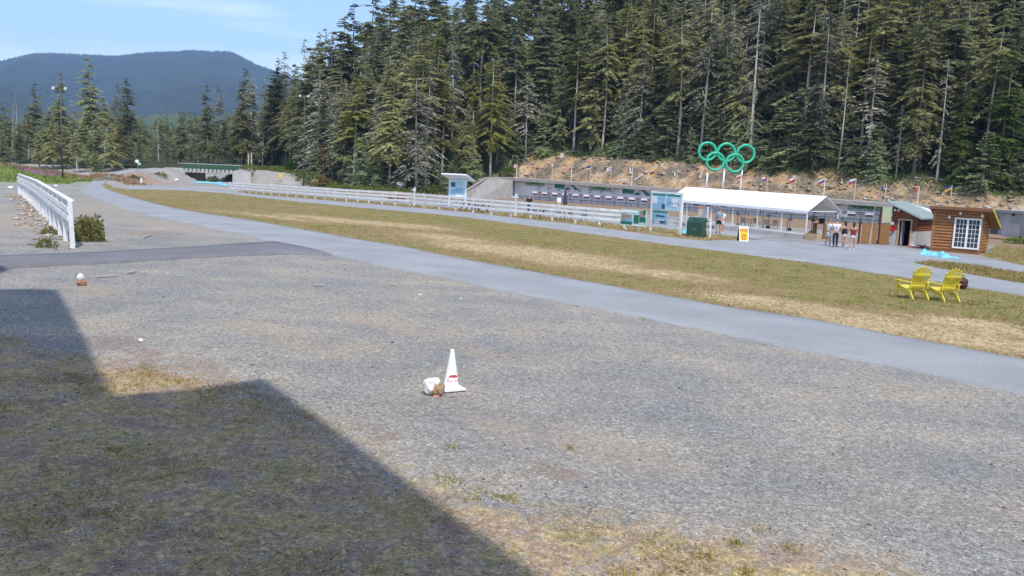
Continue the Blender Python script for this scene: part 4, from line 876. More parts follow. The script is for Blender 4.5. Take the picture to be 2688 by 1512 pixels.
for px, py in [(2010, 1390), (1930, 1430), (2070, 1440), (1240, 1310), (1190, 1268), (820, 1240), (270, 1352), (1170, 1260), (1330, 1310), (640, 1110), (350, 1400), (1500, 1175), (1190, 1175), (1960, 1500), (700, 1330), (300, 1180), (1640, 1505), (1850, 1460)]:
    c = g(px, py, G)
    for _ in range(8): tp.append((c.x + random.gauss(0, .04), c.y + random.gauss(0, .04), 0))
for px, py in [(1520, 805), (2330, 930), (1700, 838), (2240, 830), (2030, 823), (2060, 806), (1815, 768), (1560, 722), (1980, 775), (1485, 715)]:
    c = g(px, py, G)
    for _ in range(10): tp.append((c.x + random.gauss(0, .16), c.y + random.gauss(0, .07), 0))
scatter_cover('grass_tufts', tp, .05, lambda P, q: mixcol((.20, .22, .05), (.40, .31, .10), q.uniform(0, 1, len(P))), 9, .05, 'separate taller grass tufts in the gravel and at the path edges', 'grass')

# ---- loose stones in the gravel
def stones(name, P, s, cols, mt, label):
    q = np.random.default_rng(len(P)); n = len(P)
    oct_ = np.array([[1, 0, 0], [0, 1, 0], [-1, 0, 0], [0, -1, 0], [.1, .1, .8], [0, 0, -.5]], float)
    f8 = np.array([[0, 1, 4], [1, 2, 4], [2, 3, 4], [3, 0, 4], [1, 0, 5], [2, 1, 5], [3, 2, 5], [0, 3, 5]])
    a = q.uniform(0, 6.28, n); ca, sa = np.cos(a), np.sin(a); V = oct_[None] * q.uniform(.6, 1.3, (n, 6, 1)) * (s[:, None, None]) * np.stack([np.ones(n), q.uniform(.5, .95, n), q.uniform(.4, .8, n)], -1)[:, None, :]
    V = np.stack([V[..., 0] * ca[:, None] - V[..., 1] * sa[:, None], V[..., 0] * sa[:, None] + V[..., 1] * ca[:, None], V[..., 2]], -1)
    z = T(P[:, 0], P[:, 1]) + (fbm(P[:, 0] * .5, P[:, 1] * .5) * .035)
    V = V + np.column_stack([P, z + s * .15])[:, None, :]
    F = (f8[None] + (np.arange(n) * 6)[:, None, None]).reshape(-1, 3)
    c = np.repeat(np.column_stack([cols(n, q), np.ones(n)]), 6, 0)
    return tag(link(name, fastmesh(name, V.reshape(-1, 3), F, mt, col={'col': c})), label, 'stones', kind='stuff')
sm = bpy.data.materials.new('loose_stone'); sm.use_nodes = True; _a = sm.node_tree.nodes.new('ShaderNodeAttribute'); _a.attribute_name = 'col'
sm.node_tree.links.new(_a.outputs['Color'], sm.node_tree.nodes['Principled BSDF'].inputs['Base Color']); sm.node_tree.nodes['Principled BSDF'].inputs['Roughness'].default_value = .9
q1 = np.random.default_rng(9)
ns_ = 52000; rr2 = np.exp(q1.uniform(math.log(5.2), math.log(34), ns_)); aa2 = np.radians(q1.uniform(-38, 38, ns_)); SP = np.column_stack([rr2 * np.sin(aa2), rr2 * np.cos(aa2)])
pav = np.concatenate([W_MU, W_ML[::-1]]); SP = SP[~inpoly(SP[:, 0], SP[:, 1], pav) & ~inpoly(SP[:, 0], SP[:, 1], P_LAWN)]
side_poly = world([(-500, 697), (0, 677), (500, 653), (723, 638), (845, 663), (869, 672), (760, 668), (500, 680), (0, 705), (-500, 728)]); SP = SP[~inpoly(SP[:, 0], SP[:, 1], side_poly)]
SP = SP[np.array(SP[:, 1] < 45)]
dS = np.hypot(SP[:, 0], SP[:, 1])
def gcol(n, q):
    k = q.uniform(0, 1, n); c = mixcol((.22, .21, .20), (.42, .40, .375), k); hot = q.uniform(0, 1, n)
    c[hot < .08] = (.40, .33, .27); c[hot > .97] = (.58, .57, .56); c[(hot > .85) & (hot < .92)] = (.10, .10, .105); return c
stones('gravel_stones', SP, np.clip(q1.lognormal(-4.75, .45, len(SP)) * (.75 + dS / 30), .004, .035), gcol, sm, 'loose grey gravel stones lying over the forecourt')
bp_ = []
for _ in range(2600):
    t = rng.uniform(-70, 80); bp_.append(Pt(t, foot(t) + rng.uniform(.5, bankw(t))))
bp_ = np.array(bp_)
def bcol(n, q):
    k = q.uniform(0, 1, n); c = mixcol((.22, .17, .12), (.46, .36, .26), k); c[q.uniform(0, 1, n) < .2] = (.42, .40, .38); return c
stones('bank_rocks', bp_, q1.lognormal(-1.55, .5, len(bp_)).clip(.08, .8), bcol, sm, 'broken tan and grey rocks strewn over the cut bank')
fp = []
for k in np.linspace(0, 1, 380):
    a_ = g(60, 512, G); b_ = g(188, 655, G); fp.append((lerp(a_.x, b_.x, k) + rng.normal(-.5, .35), lerp(a_.y, b_.y, k) + rng.normal(0, .3)))
stones('fence_rubble', np.array(fp), q1.lognormal(-2.5, .5, len(fp)).clip(.04, .25), bcol, sm, 'tan rubble heaped along the foot of the left fence')

# ================================================================== STRUCTURES AND OBJECTS
def text_mesh(body, size, name='lettering', extrude=0.0):
    cu = bpy.data.curves.new('t', 'FONT'); cu.body = body; cu.size = size; cu.extrude = extrude; cu.align_x = 'CENTER'; cu.align_y = 'CENTER'; cu.resolution_u = 2
    o = bpy.data.objects.new('t', cu); C.objects.link(o); dg = bpy.context.evaluated_depsgraph_get(); dg.update()
    me = bpy.data.meshes.new_from_object(o.evaluated_get(dg)); me.name = name; C.objects.unlink(o); bpy.data.objects.remove(o); bpy.data.curves.remove(cu); return me
def yaw(d): return math.atan2(d[1], d[0])
def ang_len(p, yw, px):                                     # length along direction yw from p until the sight column px
    d = ray(px, 640); A_ = np.array([[d[0], -math.cos(yw)], [d[1], -math.sin(yw)]]); return float(np.linalg.solve(A_, np.array(p[:2]) - CAM[:2])[1])
RZ_U = yaw(-U)                        # local x runs along the range to the right, local y away from the camera (N)

# ---- white fence along the path
FX = [603, 620, 638, 655, 673, 693, 713, 734, 755, 777, 802, 827, 853, 880, 909, 939, 969, 1003, 1037, 1076, 1114, 1154, 1196, 1242, 1290, 1341, 1393, 1450, 1511, 1573, 1638]
fy = lambda x: float(np.interp(x, [603, 880, 1076, 1342, 1573, 1707, 1787, 1862], [503, 526.5, 541.7, 569, 592.5, 604, 615, 624]))
def fence(name, label, pts, hs, post, rail, back, group=None, cap=False, tallpost=()):
    o = thing(name, label, 'fence', pts[0]); o0 = Vector(pts[0])
    for i, p in enumerate(pts):
        h = hs[-1] + (.02 if not cap else -.03)
        MB().box((p[0] - o0.x, p[1] - o0.y, p[2] - o0.z + h / 2 - .1), (post, post, h + .2), Matrix.Rotation(random.gauss(0, .012), 3, 'X') @ Matrix.Rotation(random.gauss(0, .012), 3, 'Y') @ Matrix.Rotation(yaw(np.array(pts[-1])[:2] - np.array(pts[0])[:2]), 3, 'Z'), taper=.78).build('post', M['white'], o, bevel=.008)
    for a, b in zip(pts[:-1], pts[1:]):
        a = Vector(a) - o0; b = Vector(b) - o0; d = (b - a).normalized(); nn = Vector((d.y, -d.x, 0)) * back
        for j, z in enumerate(hs):
            w, h = (rail[0], rail[1])
            if cap and j == len(hs) - 1:
                MB().beam(a + Vector((0, 0, z)), b + Vector((0, 0, z)), .19, .045).build('cap_rail', M['white'], o)
            else:
                zz = Vector((0, 0, z - h / 2)); MB().beam(a + zz + nn + Vector((0, 0, random.gauss(0, .008))), b + zz + nn + Vector((0, 0, random.gauss(0, .008))), w, h).build('rail', M['white'], o)
    return o
fpts = [g(x, fy(x)) for x in FX]
fence('white_fence', 'long white post-and-rail fence running along the path beside the range', fpts, [.62, .98, 1.30], .15, (.04, .17), .10)
fpts2 = [g(x, fy(x)) for x in (1787, 1825, 1862)]
fence('white_fence', 'short white fence section behind the dark green bin', fpts2, [.62, .98, 1.30], .15, (.04, .17), .10)
near, farp = g(189, 652), g(50, 508)
lp = []
for k in np.linspace(0, 1, 20):
    x, y = lerp(near.x, farp.x, k), lerp(near.y, farp.y, k); lp.append((x, y, tz(x, y)))
fence('white_fence', 'white fence with wide cap rail at the left, running towards the camera', lp, [1.08, 1.36, 1.58], .16, (.04, .17), -.10, cap=True)
# white wayfinding posts with a cross-piece
for px, lab in ((1082, 'white post with cross-piece standing by the left part of the fence'), (1347, 'white post with cross-piece standing at the left end of the range')):
    p = g(px, fy(px) - 1); o = thing('marker_post', lab, 'post', p, RZ_U)
    MB().box((0, .25, .95), (.13, .13, 1.9)).build('post', M['white'], o, bevel=.01); MB().box((0, .18, 1.62), (.62, .04, .16)).build('cross_piece', M['white'], o)

# ---- shooting range: roof, back wall, murals
tl, trt = 74.0, -62.0
rngo = thing('range_shelter', 'long concrete shooting range shelter with murals on its back wall', 'building', (0, 0, 0))
def RP(t, v, z): q = Pt(t, v); return (q[0], q[1], z)
seg = np.linspace(trt, tl, 18)
mb = MB()
for a, b in zip(seg[:-1], seg[1:]):
    m_ = MB(); za, zb_ = float(roofz(a)), float(roofz(b)); e = .006
    vs = [RP(a + e, 0, za - .62), RP(b - e, 0, zb_ - .62), RP(b - e, 0, zb_), RP(a + e, 0, za), RP(a + e, 3.5, za - .45), RP(b - e, 3.5, zb_ - .45), RP(b - e, 3.5, zb_ + .05), RP(a + e, 3.5, za + .05)]
    m_.add(vs, [(0, 1, 2, 3), (5, 4, 7, 6), (3, 2, 6, 7), (0, 4, 5, 1), (0, 3, 7, 4), (1, 5, 6, 2)]); m_.build('roof_slab', M['concrete'], rngo, bevel=.02)
m_ = MB(); m_.add([RP(trt, 1.8, -3), RP(tl, 1.8, -3), RP(tl, 1.8, float(roofz(tl)) - .45), RP(trt, 1.8, float(roofz(trt)) - .45), RP(trt, 2.1, -3), RP(tl, 2.1, -3), RP(tl, 2.1, float(roofz(tl)) - .47), RP(trt, 2.1, float(roofz(trt)) - .47)],
                  [(0, 1, 2, 3), (5, 4, 7, 6), (3, 2, 6, 7), (0, 3, 7, 4), (1, 5, 6, 2)]); m_.build('back_wall', M['range_wall'], rngo)
m_ = MB()
for t_ in (tl,):
    m_.add([RP(t_, 0.05, -3), RP(t_, 3.3, -3), RP(t_, 3.3, float(roofz(t_)) - .4), RP(t_, 0.05, float(roofz(t_)) - .63), RP(t_ + .5, 0.05, -3), RP(t_ + .5, 3.3, -3), RP(t_ + .5, 3.3, float(roofz(t_)) - .4), RP(t_ + .5, 0.05, float(roofz(t_)) - .63)],
           [(3, 2, 1, 0), (4, 5, 6, 7), (0, 1, 5, 4), (1, 2, 6, 5), (2, 3, 7, 6), (3, 0, 4, 7)])
m_.build('end_wall', M['concrete'], rngo)
def wall_poly(t0, zt, pts, name, mt, off):
    mm = MB(); mm.prism(pts, 1.8 - off, 1.8 - off + .003, lambda x, y, z: RP(t0 - x, y, zt + z)); return mm.build(name, mt, rngo)
t_ = tl - 1.5; kk = 0
while t_ > -18:
    zt = float(roofz(t_)) - .52
    if kk % 2 == 0:
        p = wall_poly(t_ - 1.5, zt, [(0, -1.0), (5.6, -1.05), (5.6, 0), (0, 0)], 'mural', M['green_mural'], .006)
        wall_poly(t_ - 1.5, zt, [(0, -.9), (0, -.1), (1.0, -.75), (2.2, -.35), (3.4, -.9), (4.6, -.3), (5.6, -1.0), (5.6, -1.05), (0, -1.0)], 'mural_hills', M['pale_mural'], .012)
        wall_poly(t_ - 1.6, zt, [(1.2, -.8), (2.2, -.12), (3.6, -.15), (4.9, -.85), (3.2, -.5)], 'mural_wave', M['flag_green'], .018)
    else:
        wall_poly(t_ - 1.2, zt, [(0, -1.0), (2.6, -1.1), (2.9, -.3), (0, -.05)], 'mural', M['blue_mural'], .006)
        wall_poly(t_ - 1.0, zt, [(0.3, -.9), (1.2, -.25), (2.3, -.7), (2.6, -1.05)], 'mural_hills', M['flag_green'], .012)
        wall_poly(t_ - 3.6, zt, [(0, -1.25), (1.9, -.2), (2.5, -.12), (4.2, -1.2), (3.1, -1.25), (2.4, -.6), (1.4, -1.25)], 'mural_peak', M['blue_mural'], .006)
        wall_poly(t_ - 4.6, zt, [(0, -.75), (.9, -.3), (1.7, -.9)], 'mural_snow', M['flag_white'], .014)
    for q_ in range(5):
        wall_poly(t_ + .9 - q_ * .34, zt, [(0, -.35), (.24, -.35), (.24, -.22), (0, -.22)], 'mural_lettering', M['ink'], .006)
    t_ -= 8.6; kk += 1
# targets
def digits(n):
    return text_mesh(str(n), .95, 'lane_number')
TG = 'targets lined up along the shooting range'
proto_t = None
lanes = []
t_ = tl - 7.0; n_ = 30
while t_ > -16: lanes.append((n_, t_)); t_ -= 2.75; n_ -= 1
for n_, t_ in lanes:
    zf = FLOORZ; p = Pt(t_, .55)
    o = thing('target', f'white shooting target box with black strip, lane {n_} counted from the right', 'target', (p[0], p[1], zf), RZ_U, TG)
    MB().box((0, 0, 1.55), (1.25, .22, .42)).build('target_box', M['white_clean'], o)
    MB().box((.05, .02, 1.20), (1.15, .16, .28)).build('target_strip', M['black'], o)
    for s_ in (-1, 1):
        MB().tube([(s_ * .5, 0, 0), (s_ * .52, 0, 1.35)], .03, 6).build('leg', M['steel'], o)
    me = digits(n_); me.materials.append(M['ink_blue']); nb = link('lane_number', me, o, (0, 1.23, 2.45)); nb.rotation_euler = (rad(90), 0, 0)
for (n1, a), (n2, b) in zip(lanes[:-1], lanes[1:]):
    pa, pb = Pt(a, .65), Pt(b, .65); o = thing('lane_divider', 'brown double rail between two neighbouring targets', 'rail', ((pa[0] + pb[0]) / 2, (pa[1] + pb[1]) / 2, FLOORZ), RZ_U, 'rails between the targets')
    for z in (1.62, 1.38): MB().box((0, 0, z), (1.3, .05, .09)).build('bar', M['rust_red'], o)
    MB().box((0, .05, .7), (.08, .08, 1.5)).build('post', M['darkgrey'], o)
MBp = MB().tube([RP(tl - 3, .1, FLOORZ + .62), RP(-18, .1, FLOORZ + .62)], .07, 6)
tag(MBp.build('pipe', M['darkgrey']), 'dark pipe running under the row of targets', 'pipe')
MBp = MB(); 
for a in np.arange(-18, tl - 3, 4.0): MBp.tube([RP(a, .1, FLOORZ - .2), RP(a, .1, FLOORZ + .6)], .04, 6)
_pp = MBp.build('pipe_supports', M['darkgrey']); _pp.name = 'support'; _pp.parent = bpy.data.objects['pipe']
# wing wall left of the range
def prism_px(name, pts, Z0, Z1, th, mt, parent=None):
    """upright wall seen under the outline pts (x, y, share of the way from depth Z0 to Z1)"""
    P3 = [at(x, y, lerp(Z0, Z1, k)) for x, y, k in pts]; nrm = Vector((0, 1, 0)) * th
    mm = MB(); n = len(P3); mm.add([p for p in P3] + [p + nrm for p in P3], [tuple(range(n))[::-1], tuple(range(n, 2 * n))] + [(i, (i + 1) % n, (i + 1) % n + n, i + n) for i in range(n)]); return mm.build(name, mt, parent)
o = prism_px('wing_wall', [(1346, 468, 1), (1283, 467, .6), (1272, 470, .5), (1205, 511, 0), (1205, 560, 0), (1346, 560, 1)], 158, 177, .45, M['concrete_pale']); tag(o, 'pale concrete wing wall sloping down from the left end of the range', 'wall')
prism_px('coping', [(1346, 465.5, 1), (1283, 464.5, .6), (1271, 467.5, .5), (1202, 510, 0), (1205, 513, 0), (1273, 471, .5), (1284, 468.5, .6), (1346, 469.5, 1)], 157.7, 176.7, .7, M['concrete'], o)
# concrete wall at the far right, with door
pw0, pw1 = at(2606, 553, 96), at(2760, 566, 88)
cw = thing('concrete_wall', 'grey concrete end building of the range behind the log cabin', 'wall', (pw0.x, pw0.y, -1.2)); dw = Vector((pw1.x - pw0.x, pw1.y - pw0.y, 0)); cw.rotation_euler.z = yaw(dw); Lw = 16
MB().box((Lw / 2 - 3, 1.5, pw0.z / 2 + .5), (Lw, 3, pw0.z + 1.2)).build('wall', M['concrete_grey'], cw); MB().box((Lw / 2 - 3, 1.4, pw0.z + 1.22), (Lw + .3, 3.5, .3)).build('roof_slab', M['concrete'], cw)
d_ = MB().box((.62, -.03, .95), (1.0, .08, 2.0)).build('door', M['darkgrey'], cw); MB().box((.62, -.08, 1.3), (.4, .02, .5)).build('warning_sign', M['sign_yellow'], d_)
MB().box((3.0, -.02, .55), (2.6, .03, 1.5)).build('painted_patch', M['concrete_pale'], cw); MB().box((3.2, -.1, 2.35), (.25, .2, .35)).build('wall_lamp', M['black'], cw)

# ---- flags on the range roof
FLAGS = [(1355, 425, 463, [('red', 0, .3, 0, 1), ('flag_white', .3, .7, 0, 1), ('red', .7, 1, 0, 1)], 'red and white flag with red side bands, leftmost on the range roof'),
         (1403, 424, 464, [('red', 0, 1, .66, 1), ('flag_white', 0, 1, .33, .66), ('red', 0, 1, 0, .33)], 'red-white-red striped flag second from the left on the range roof'),
         (1449, 422, 468, [('flag_white', 0, 1, .5, 1), ('flag_blue', 0, .3, .5, 1), ('flag_white', 0, 1, 0, .5)], 'white flag with a dark blue corner, third from the left on the roof'),
         (1499, 430, 472, [('flag_white', 0, 1, .66, 1), ('flag_blue', 0, 1, .4, .66), ('red', 0, 1, 0, .4)], 'faded red, blue and white flag fourth from the left on the roof'),
         (1549, 428, 474, [('flag_blue', 0, 1, .66, 1), ('flag_black', 0, 1, .33, .66), ('flag_white', 0, 1, 0, .33)], 'blue, black and white striped flag on the range roof'),
         (1602, 430, 476, [('flag_white', 0, 1, .6, 1), ('flag_blue', 0, 1, .4, .6), ('flag_white', 0, 1, 0, .4)], 'white flag with a blue bar on the range roof'),
         (1658, 430, 478, [('flag_blue', 0, .33, 0, 1), ('flag_white', .33, .66, 0, 1), ('red', .66, 1, 0, 1)], 'blue, white and red upright striped flag on the range roof'),
         (1717, 440, 481, [('flag_black', 0, 1, .66, 1), ('red', 0, 1, .4, .66), ('flag_gold', 0, 1, 0, .4)], 'black, red and gold flag on the range roof'),
         (1776, 437, 482, [('flag_green', 0, .33, 0, 1), ('flag_white', .33, .66, 0, 1), ('red', .66, 1, 0, 1)], 'green, white and red upright striped flag left of the rings'),
         (1946, 445, 495, [('flag_white', 0, 1, .45, 1), ('red', 0, 1, 0, .45)], 'red and white flag beside the right post of the rings'),
         (2014, 446, 494, [('red', 0, .3, 0, 1), ('flag_white', .3, 1, .5, 1), ('flag_blue', .3, 1, 0, .5)], 'pale flag with red hoist just right of the rings'),
         (2088, 450, 503, [('flag_white', 0, 1, .5, 1), ('red', 0, 1, 0, .5)], 'white over red flag above the tent roof'),
         (2165, 454, 508, [('flag_white', 0, 1, .66, 1), ('flag_blue', 0, 1, .33, .66), ('red', 0, 1, 0, .33)], 'white, blue and red flag above the right end of the tent'),
         (2246, 458, 517, [('flag_white', 0, 1, .55, 1), ('flag_blue', 0, 1, .25, .55), ('red', 0, 1, 0, .25)], 'tilted white, blue and red flag above the blue mural'),
         (2327, 474, 524, [('flag_blue', 0, .35, 0, 1), ('flag_gold', .35, .5, 0, 1), ('flag_blue', .5, 1, 0, 1)], 'blue flag with yellow cross bar above the wooden hut'),
         (2414, 482, 531, [('flag_orange', 0, 1, 0, 1)], 'narrow plain orange flag above the wooden hut roof'),
         (2500, 478, 536, [('flag_blue', 0, 1, .5, 1), ('flag_gold', 0, 1, 0, .5)], 'blue over yellow flag above the log cabin')]
def line_t(px):                                              # where a sight column meets the roof edge
    d = ray(px, 480); a = np.array([[d[0], -U[0]], [d[1], -U[1]]]); b = W0 + N * .5 - CAM[:2]; return float(np.linalg.solve(a, b)[1])
for i, (px, yt, yb, parts_, lab) in enumerate(FLAGS):
    t_ = line_t(px); p = Pt(t_, .5); z0 = float(roofz(t_)); Z = depth((p[0], p[1], z0)); H = (yb - yt) * Z / FPX
    o = thing('flag', lab, 'flag', (p[0], p[1], z0), RZ_U, 'national flags along the range roof')
    MB().tube([(0, 0, -.05), (0, 0, H)], [.075, .06], 7).build('flagpole', M['pole_wood'] if i % 3 else M['white'], o)
    L, hh = random.uniform(.75, 1.0) * (1 if i not in (2, 14, 15) else .55), .62; sag = random.uniform(.15, .55)
    for m_, x0, x1, y0, y1 in parts_:
        mm = MB(); nx = 6; V = []; ny = 2
        for a in range(nx + 1):
            x = lerp(x0, x1, a / nx)
            for b in range(ny):
                y = lerp(y0, y1, b); V.append((-x * L - .05, .10 * math.sin(x * 6 + i) * x, H - hh * (1 - y) - sag * x * .9))
        mm.add(V, [(a * ny, a * ny + 1, (a + 1) * ny + 1, (a + 1) * ny) for a in range(nx)]); fo = mm.build('cloth', M[m_], o)
        so_ = fo.modifiers.new('thick', 'SOLIDIFY'); so_.thickness = .01

# ---- the five rings
tr_ = line_t(1899); pr = Pt(tr_, .6); zr = float(roofz(tr_)); Zr_ = depth((pr[0], pr[1], zr)); sc_ = Zr_ / FPX
ringsdir = Vector((c_r[0], c_r[1], 0)).normalized()
ro = thing('ring_sculpture', 'five interlocking green rings standing on three white posts on the range roof', 'sculpture', (pr[0], pr[1], zr), yaw(ringsdir))
def torus(c, R, r, tilt=0, n=40, k=10):
    mm = MB(); V = []
    for i in range(n):
        a = 2 * math.pi * i / n
        for j in range(k):
            b = 2 * math.pi * j / k; q = R + r * math.cos(b) * .95; V.append((c[0] + q * math.cos(a), c[1] + r * 1.5 * math.sin(b) + tilt * math.sin(a * 1), c[2] + q * math.sin(a)))
    F = [(i * k + j, ((i + 1) % n) * k + j, ((i + 1) % n) * k + (j + 1) % k, i * k + (j + 1) % k) for i in range(n) for j in range(k)]; mm.add(V, F); return mm
R_o = 23.0 * sc_; yc = lambda y: (491 - y) * sc_
for j, (px, py) in enumerate([(1850, 388), (1899.5, 388.5), (1950, 390), (1872, 413), (1923, 415)]):
    torus(((px - 1899) * sc_, 0 if j < 3 else -.12, yc(py)), R_o - .6 * sc_, 3.7 * sc_).build('ring', M['ring_green'], ro, smooth=True)
for px, yb, yt in ((1854, 488, 432), (1897.5, 491, 424), (1943.5, 495, 426)):
    x = (px - 1899) * sc_; x2 = x + .12; pb = MB().tube([(x - .02, .15, yc(yb) - .4), (x2, .15, yc(yt))], [.16, .14], 10).build('post', M['white_clean'], ro, smooth=True)
    MB().box((x - .02, .15, yc(yb) - .02), (1.55, .5, .14)).build('base_plate', M['white_clean'], ro)

# ---- tent
TF = [g(1800, 595), g(1864, 601), g(1915, 606), g(1984, 611), g(2049, 620), g(2113, 628)]
a, b = Vector(TF[2][:2]), Vector(TF[5][:2]); dt = (b - a).normalized(); nt_ = Vector((-dt.y, dt.x))
def onl(px):                                                # along the front line of the tent
    d = ray(px, 600); A_ = np.array([[d[0], -dt.x], [d[1], -dt.y]]); return float(np.linalg.solve(A_, np.array(b[:]) - CAM[:2])[1])
zt = tz(b.x, b.y); xs = [onl(p) for p in (1752, 1800, 1864, 1921, 1986, 2050, 2116)]
tent = thing('marquee_tent', 'long white frame tent with scalloped edge over the firing line', 'tent', (b.x, b.y, zt), yaw(dt))
Zt = depth((b.x, b.y, zt)); eave = (628 - 553) * Zt / FPX
# width from the back corner of the gable
wt = 5.5
for w_ in np.linspace(2, 9, 60):
    q = np.array([b.x + nt_.x * w_, b.y + nt_.y * w_, zt + eave]) - CAM
    if 1344 + FPX * (q @ c_r) / (q @ c_f) > 2199: wt = w_; break
q = np.array([b.x + nt_.x * wt / 2, b.y + nt_.y * wt / 2, 0]); Zm = depth((q[0], q[1], zt)); 
ridge_h = eave + 1.25
for hh in np.linspace(.5, 3, 60):
    v_ = np.array([q[0], q[1], zt + eave + hh]) - CAM
    if 756 - FPX * (v_ @ c_u) / (v_ @ c_f) < 515: ridge_h = eave + hh; break
x0, x1 = xs[0], .18; sl_z = 0.012
zx = lambda x: -x * sl_z
nxs = 24
mm = MB(); V = []
for i in range(nxs + 1):
    x = lerp(x0, x1, i / nxs); sg = .05 * math.sin(math.pi * ((i * 6 / nxs) % 1))
    V += [(x, -.15, eave + zx(x)), (x, wt * .25, lerp(eave, ridge_h, .52) + zx(x) - .04 - sg), (x, wt / 2, ridge_h + zx(x)), (x, wt * .75, lerp(eave, ridge_h, .52) + zx(x) - .04 - sg), (x, wt + .15, eave + zx(x))]
mm.add(V, [(i * 5 + j, (i + 1) * 5 + j, (i + 1) * 5 + j + 1, i * 5 + j + 1) for i in range(nxs) for j in range(4)])
ro_ = mm.build('canopy', M['white_clean'], tent, smooth=False); s_ = ro_.modifiers.new('t', 'SOLIDIFY'); s_.thickness = .02
for y_, nm in ((-.16, 'front'), (wt + .16, 'back')):
    mm = MB(); V = []; n_s = 200
    for i in range(n_s + 1):
        x = lerp(x0, x1, i / n_s); V += [(x, y_, eave + zx(x) + .01), (x, y_, eave + zx(x) - .16 - .07 * abs(math.sin(i * math.pi / 4)))]
    mm.add(V, [(2 * i, 2 * i + 1, 2 * i + 3, 2 * i + 2) for i in range(n_s)]); mm.build('valance', M['white_clean'], tent).modifiers.new('t', 'SOLIDIFY').thickness = .01
for xg in (x0 + .02, x1 - .02):
    mm = MB().tube([(xg, -.1, eave + zx(xg) - .02), (xg, wt / 2, ridge_h + zx(xg) - .03), (xg, wt + .1, eave + zx(xg) - .02)], .04, 6); mm.build('gable_rafter', M['white'], tent)
for i, x in enumerate(xs[1:]):
    for y_ in (0, wt): MB().box((x, y_, eave / 2 + zx(x)), (.075, .075, eave - .02)).build('tent_post', M['white'], tent)
    MB().box((x, wt / 2, eave + zx(x) - .05), (.05, wt, .06)).build('cross_beam', M['white'], tent)
MB().beam((xs[2], 0, .5 + zx(xs[2])), (xs[6], 0, .36 + zx(xs[6])), .07, .09).build('bottom_rail', M['white'], tent)
# concrete kerb blocks under the front of the tent
for i in range(5):
    xa, xb = lerp(xs[2] + .5, 0, i / 5), lerp(xs[2] + .5, 0, (i + 1) / 5); xm = (xa + xb) / 2; p = b + dt * xm; 
    o = MB().box((0, 0, .14), (xb - xa - .03, .4, .42)).build('kerb_block', M['concrete_pale'], None, bevel=.02); o.location = (p.x, p.y, tz(p.x, p.y)); o.rotation_euler.z = yaw(dt)
    tag(o, ['leftmost concrete block under the tent front', 'second concrete block from the left under the tent front', 'middle concrete block under the tent front', 'fourth concrete block from the left under the tent front', 'rightmost concrete block under the tent, beside the wooden planter'][i], 'block', 'concrete blocks along the tent front')
p = b + dt * .62; o = thing('planter_box', 'pale wooden planter box at the right corner of the tent', 'planter', (p.x, p.y, tz(p.x, p.y)), yaw(dt))
MB().box((0, 0, .23), (1.05, .5, .5)).build('box', M['wood_pale'], o, bevel=.015); MB().box((0, 0, .485), (.93, .38, .02)).build('soil', M['indoor'], o)
link('plant', BUSH['olive'][0], o, (-.1, 0, .48)).scale = (.22, .2, .22)
# signs hanging from the back of the tent: row of small white lane boards seen under the eave
for i in range(12):
    x = lerp(xs[1], .3, i / 11); o = MB().box((0, 0, 0), (.62 if i % 3 else .42, .03, .17)).build('lane_board', M['white_clean']); p = b + dt * x + nt_ * (wt + .25); o.location = (p.x, p.y, zt + eave + zx(x) - .28); o.rotation_euler.z = yaw(dt)
    mm = MB()
    for k in range(5): mm.box((-.2 + k * .1, -.018, 0), (.05, .004, .08))
    mm.build('lettering', M['ink'], o); tag(o, 'small white lettered board hanging along the back eave of the tent', 'sign', 'white boards along the back of the tent')

# ---- cafe chairs and tables
def cafe_chair():
    o = thing('cafe_chair', 'black metal cafe chair', 'chair')
    MB().box((0, 0, .45), (.46, .44, .03)).build('seat', M['darkgrey'], o)
    mm = MB()
    for i in range(5): mm.box((-.18 + i * .09, .22, .66), (.05, .015, .34))
    mm.box((0, .22, .85), (.46, .03, .05)).build('backrest', M['darkgrey'], o)
    for sx in (-1, 1):
        for sy in (-1, 1): MB().tube([(sx * .21, sy * .2, .45), (sx * .25, sy * .25, 0)], .016, 5).build('leg', M['black'], o)
        MB().tube([(sx * .23, -.2, .45), (sx * .25, -.18, .66), (sx * .24, .2, .68)], .015, 5).build('armrest', M['black'], o)
    return o
cc = cafe_chair(); first = True
CH = [(1405, 572, .4, 'fence', 'leftmost'), (1432, 575, 1.2, 'fence', 'second'), (1462, 577, -.6, 'fence', 'third'), (1500, 578, 2.4, 'fence', 'fourth'), (1532, 580, 3.3, 'fence', 'rightmost'),
      (1955, 597, .5, 'tent', 'leftmost'), (1985, 598, 2.0, 'tent', 'second'), (2010, 602, 3.0, 'tent', 'third'), (2030, 604, -.8, 'tent', 'rightmost')]
for px, py, r_, wh, od in CH:
    p = g(px, py); c = cc if first else copy_tree(cc); first = False; c.location = p; c.rotation_euler.z = r_
    c['label'] = f'{od} black metal cafe chair from the left ' + ('behind the white fence' if wh == 'fence' else 'inside the tent'); c['group'] = 'cafe chairs'
def cafe_table(px, py, lab):
    p = g(px, py); o = thing('cafe_table', lab, 'table', p, 0, 'cafe tables'); MB().lathe([(0, .70), (.42, .70), (.42, .73), (0, .73)], 20).build('table_top', M['darkgrey'], o); MB().tube([(0, 0, 0), (0, 0, .7)], .03, 6).build('column', M['black'], o); MB().lathe([(0, .03), (.26, .02), (.27, 0), (0, 0)], 16).build('foot', M['black'], o)
cafe_table(1418, 574, 'round black cafe table between the left chairs behind the fence'); cafe_table(1481, 577, 'round black cafe table with the closed parasol behind the fence'); cafe_table(1970, 598, 'black cafe table between the chairs in the tent')
p = g(1481, 577); o = thing('closed_parasol', 'closed dark purple parasol behind the fence', 'parasol', p)
